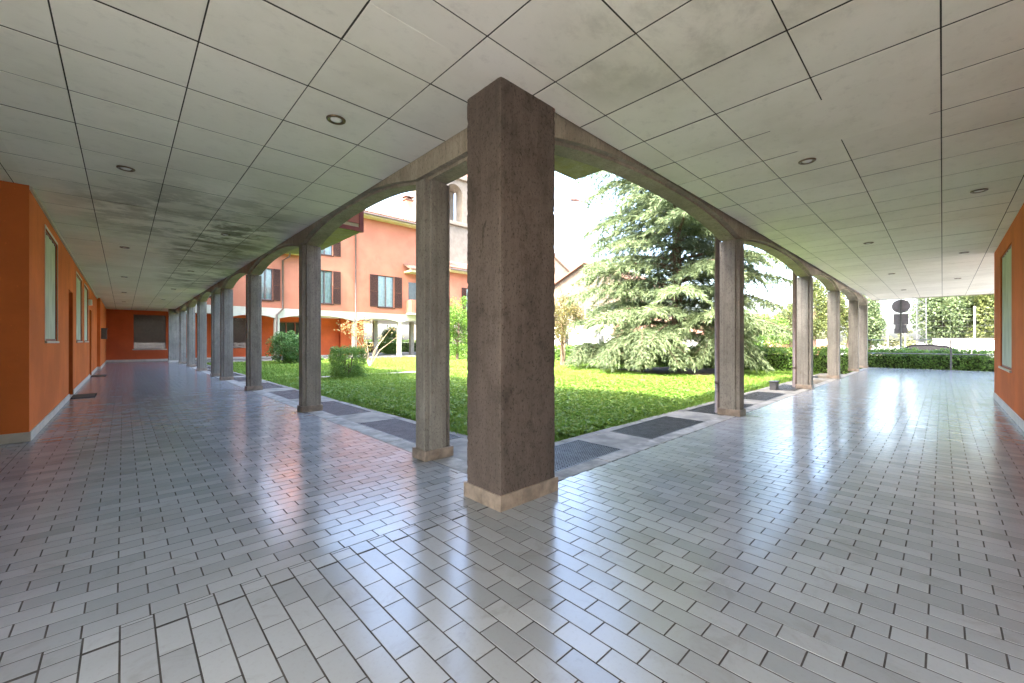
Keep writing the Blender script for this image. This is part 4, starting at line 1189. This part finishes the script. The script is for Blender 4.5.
# street lamp
sl = thing('street_lamp', 'tall thin street lamp with a curved arm left of the conifer', 'street lamp', (21.2, 14.6, -.5))
MB().tube([(21.2, 14.6, -.5), (21.2, 14.6, 4), (21.2, 14.6, 8.6), (21.1, 14.7, 9.3), (20.7, 15.1, 9.75), (20.3, 15.5, 9.85)], [.075, .06, .045, .04, .035, .03], 10).build('pole', M['sign_back'], sl, smooth=True)
MB().add([(20.42, 15.48, 9.80), (20.30, 15.36, 9.80), (19.92, 15.74, 9.86), (20.04, 15.86, 9.86), (20.40, 15.46, 9.93), (20.32, 15.38, 9.93), (19.98, 15.74, 9.98), (20.04, 15.82, 9.98)], [(0, 1, 2, 3), (4, 7, 6, 5), (0, 4, 5, 1), (1, 5, 6, 2), (2, 6, 7, 3), (3, 7, 4, 0)]).build('lamp_head', M['shutter'], sl)
ps = thing('notice_board', 'small dark notice plate on a post left of the conifer', 'sign', (22.5, 15.6, -.5))
MB().tube([(22.5, 15.6, -.5), (22.5, 15.6, 2.2)], .03, 8).build('post', M['grey_metal'], ps)
MB().box(22.42, 22.46, 15.2, 15.9, 1.35, 2.0).build('plate', M['sign_back'], ps)

# houses behind
def house(name, label, x0, x1, y0, y1, zw, zr, wall, wins, ridge='x', zb=None, base=None):
    t = thing(name, label, 'house', (x0, (y0+y1)/2, -.5))
    ov = .5
    if ridge == 'x':    # ridge along X, gable faces -X
        ym = (y0+y1)/2
        MB().prism([(y0, -.5), (y1, -.5), (y1, zw), (ym, zr), (y0, zw)], 'x', x0, x1).build('wall', M[wall], t)
        sl_ = (zr-zw)/(ym-y0)
        rf_ = MB()
        rf_.prism([(y0-ov, zw-ov*sl_+.02), (ym, zr+.02), (ym, zr+.22), (y0-ov, zw-ov*sl_+.22)], 'x', x0-ov, x1+ov)
        rf_.prism([(y1+ov, zw-ov*sl_+.02), (y1+ov, zw-ov*sl_+.22), (ym+.001, zr+.22), (ym+.001, zr+.02)], 'x', x0-ov, x1+ov)
        r_ = rf_.build('roof', M['roof'], t)
    else:
        xm = (x0+x1)/2
        MB().prism([(x0, -.5), (x1, -.5), (x1, zw), (xm, zr), (x0, zw)], 'y', y0, y1).build('wall', M[wall], t)
        sl_ = (zr-zw)/(xm-x0); rf_ = MB()
        rf_.prism([(x0-ov, zw-ov*sl_+.02), (xm, zr+.02), (xm, zr+.2), (x0-ov, zw-ov*sl_+.2)], 'y', y0-ov, y1+ov)
        rf_.prism([(x1+ov, zw-ov*sl_+.02), (x1+ov, zw-ov*sl_+.2), (xm+.001, zr+.2), (xm+.001, zr+.02)], 'y', y0-ov, y1+ov)
        r_ = rf_.build('roof', M['roof'], t)
    if base:
        box('plinth', M[base[0]], t, x0-.08, x0-.002, y0, y1, -.5, base[1])
    off = .08 if base else 0
    for (ya, yb, za, zb_) in wins:
        fx = x0-(off if base and za < base[1] else 0)
        f = MB().box(fx-.06, fx-.003, ya-.08, yb+.08, za-.08, za-.001).box(fx-.05, fx-.003, ya-.08, ya, za, zb_).box(fx-.05, fx-.003, yb, yb+.08, za, zb_).box(fx-.05, fx-.003, ya-.08, yb+.08, zb_+.001, zb_+.08).build('window', M['skirt_white'], t)
        box('pane', M['dark_glass'], f, fx-.02, fx-.004, ya, yb, za, zb_)
    return t
house('gabled_house', 'tall tan gabled house behind the others, right of the corner pillar', 50, 62, 36, 50, 9.0, 15.2, 'tan', [(39, 40.2, 5, 6.8), (42, 43.2, 5, 6.8)])
house('gabled_house', 'tan house with a broad gable and brown tiled roof left of the conifer', 46.5, 58, 25.5, 42.5, 8.2, 12.0, 'tan', [(36.5, 37.6, 4.4, 5.8), (33, 34.1, 4.4, 5.8), (29.5, 30.5, 4.4, 5.8), (37, 38.2, .6, 2.0), (31, 32, .6, 2.0)], base=('white', 3.4))
house('low_house', 'low white house with a brown tiled roof directly behind the conifer', 34.6, 35.9, 9.5, 21.5, 2.25, 3.1, 'white', [(19.2, 20.0, .5, 1.5), (16.2, 16.9, .5, 1.6)], 'y')

# bell tower
tw = thing('bell_tower', 'pale stone bell tower with arched openings rising behind the salmon house', 'tower', (32, 48, -.5))
TX, TY, TW = 30.5, 47.0, 6.2
MB().box(TX, TX+TW, TY, TY+TW, -.5, 17.4).build('shaft', M['stone'], tw)
for z in (11.4, 17.4): MB().box(TX-.35, TX+TW+.35, TY-.35, TY+TW+.35, z+.002, z+.5).build('cornice', M['stone'], tw, bevel=.08)
bel = MB(); z0, z1 = 17.9, 24
for (px_, py_) in ((TX, TY), (TX+TW-1.7, TY), (TX, TY+TW-1.7), (TX+TW-1.7, TY+TW-1.7)): bel.box(px_, px_+1.7, py_, py_+1.7, z0, z1)
bel.build('belfry', M['stone'], tw)
def arch_plate(axis, p0, p1):
    pts = [(1.7, z1-3), (1.7, z1), (TW-1.7, z1), (TW-1.7, z1-3)]
    arc = [(TW/2+(TW/2-1.7)*math.cos(a), z1-2.2+1.4*math.sin(a)) for a in np.linspace(0, math.pi, 12)]
    poly = [(1.7, z1), (1.7, z1-2.2)]+arc[::-1][1:-1]+[(TW-1.7, z1-2.2), (TW-1.7, z1)]
    m = MB()
    if axis == 'y': m.prism([(TX+a, b) for a, b in poly], 'y', p0, p1)
    else: m.prism([(TY+a, b) for a, b in poly], 'x', p0, p1)
    return m
arch_plate('y', TY+.02, TY+1.0).build('arch', M['stone'], tw); arch_plate('x', TX+.02, TX+1.0).build('arch', M['stone'], tw)
MB().lathe((TX+TW/2, TY+TW/2, 19.6), [(.9, 0), (.8, .3), (.6, 1.0), (.45, 1.5), (.1, 1.7)], 20).build('bell', M['bronze'], tw, smooth=True)
MB().box(TX-.4, TX+TW+.4, TY-.4, TY+TW+.4, 24.002, 24.5).build('cornice', M['stone'], tw)
MB().add([(TX-.3, TY-.3, 24.5), (TX+TW+.3, TY-.3, 24.5), (TX+TW+.3, TY+TW+.3, 24.5), (TX-.3, TY+TW+.3, 24.5), (TX+TW/2, TY+TW/2, 29)], [(0, 1, 4), (1, 2, 4), (2, 3, 4), (3, 0, 4)]).build('roof', M['roof'], tw)
MB().box(TX+.6, TX+1.5, TY-.03, TY-.004, 12.5, 15).box(TX-.03, TX-.004, TY+2.4, TY+3.6, 12.5, 14.8).build('window', M['dark_glass'], tw)

# ------------------------------------------------------------------ light, sky, camera
SE = 54.0
dirx, diry = 1.0, .12
nrm = math.hypot(dirx, diry); dirx /= nrm; diry /= nrm
w = bpy.data.worlds.new('World'); sc.world = w; w.use_nodes = True
nt = w.node_tree; nt.nodes.clear()
sky = nt.nodes.new('ShaderNodeTexSky'); sky.sky_type = 'NISHITA'; sky.sun_disc = False
sky.sun_elevation = R(SE); sky.sun_rotation = math.atan2(-dirx, -diry) % (2*math.pi)
sky.air_density = 1.0; sky.dust_density = 5.0; sky.ozone_density = 1.0
bg = nt.nodes.new('ShaderNodeBackground'); bg.inputs['Strength'].default_value = .15
wo = nt.nodes.new('ShaderNodeOutputWorld')
nt.links.new(sky.outputs[0], bg.inputs[0]); nt.links.new(bg.outputs[0], wo.inputs[0])
sd = bpy.data.lights.new('sun', 'SUN'); sd.energy = 2.0; sd.angle = R(.5); sd.color = (1, .94, .85)
so = bpy.data.objects.new('sun', sd); COL.objects.link(so)
dv = Vector((dirx*math.cos(R(SE)), diry*math.cos(R(SE)), -math.sin(R(SE))))
so.rotation_euler = dv.to_track_quat('-Z', 'Y').to_euler(); so.location = (-20, 0, 30)

cd = bpy.data.cameras.new('camera'); cd.sensor_width = 36; cd.lens = 409/1024*36; cd.clip_end = 2000; cd.clip_start = .05
co = bpy.data.objects.new('camera', cd); COL.objects.link(co)
co.location = (0, 0, 1.17)
co.rotation_euler = Vector((.689, .725, 0)).to_track_quat('-Z', 'Y').to_euler()
sc.camera = co

sc.render.engine = 'CYCLES'
cy = sc.cycles
cy.use_denoising = True
try: cy.denoiser = 'OPENIMAGEDENOISE'; cy.denoising_input_passes = 'RGB_ALBEDO_NORMAL'
except Exception: pass
cy.max_bounces = 9; cy.diffuse_bounces = 7; cy.glossy_bounces = 4; cy.transmission_bounces = 4; cy.transparent_max_bounces = 8
cy.sample_clamp_indirect = 8; cy.caustics_reflective = False; cy.caustics_refractive = False; cy.blur_glossy = .5
cy.use_adaptive_sampling = True; cy.adaptive_threshold = .02
vs = sc.view_settings
vs.view_transform = 'Standard'; vs.look = 'None'; vs.gamma = 1; vs.use_curve_mapping = False
vs.exposure = 4.0
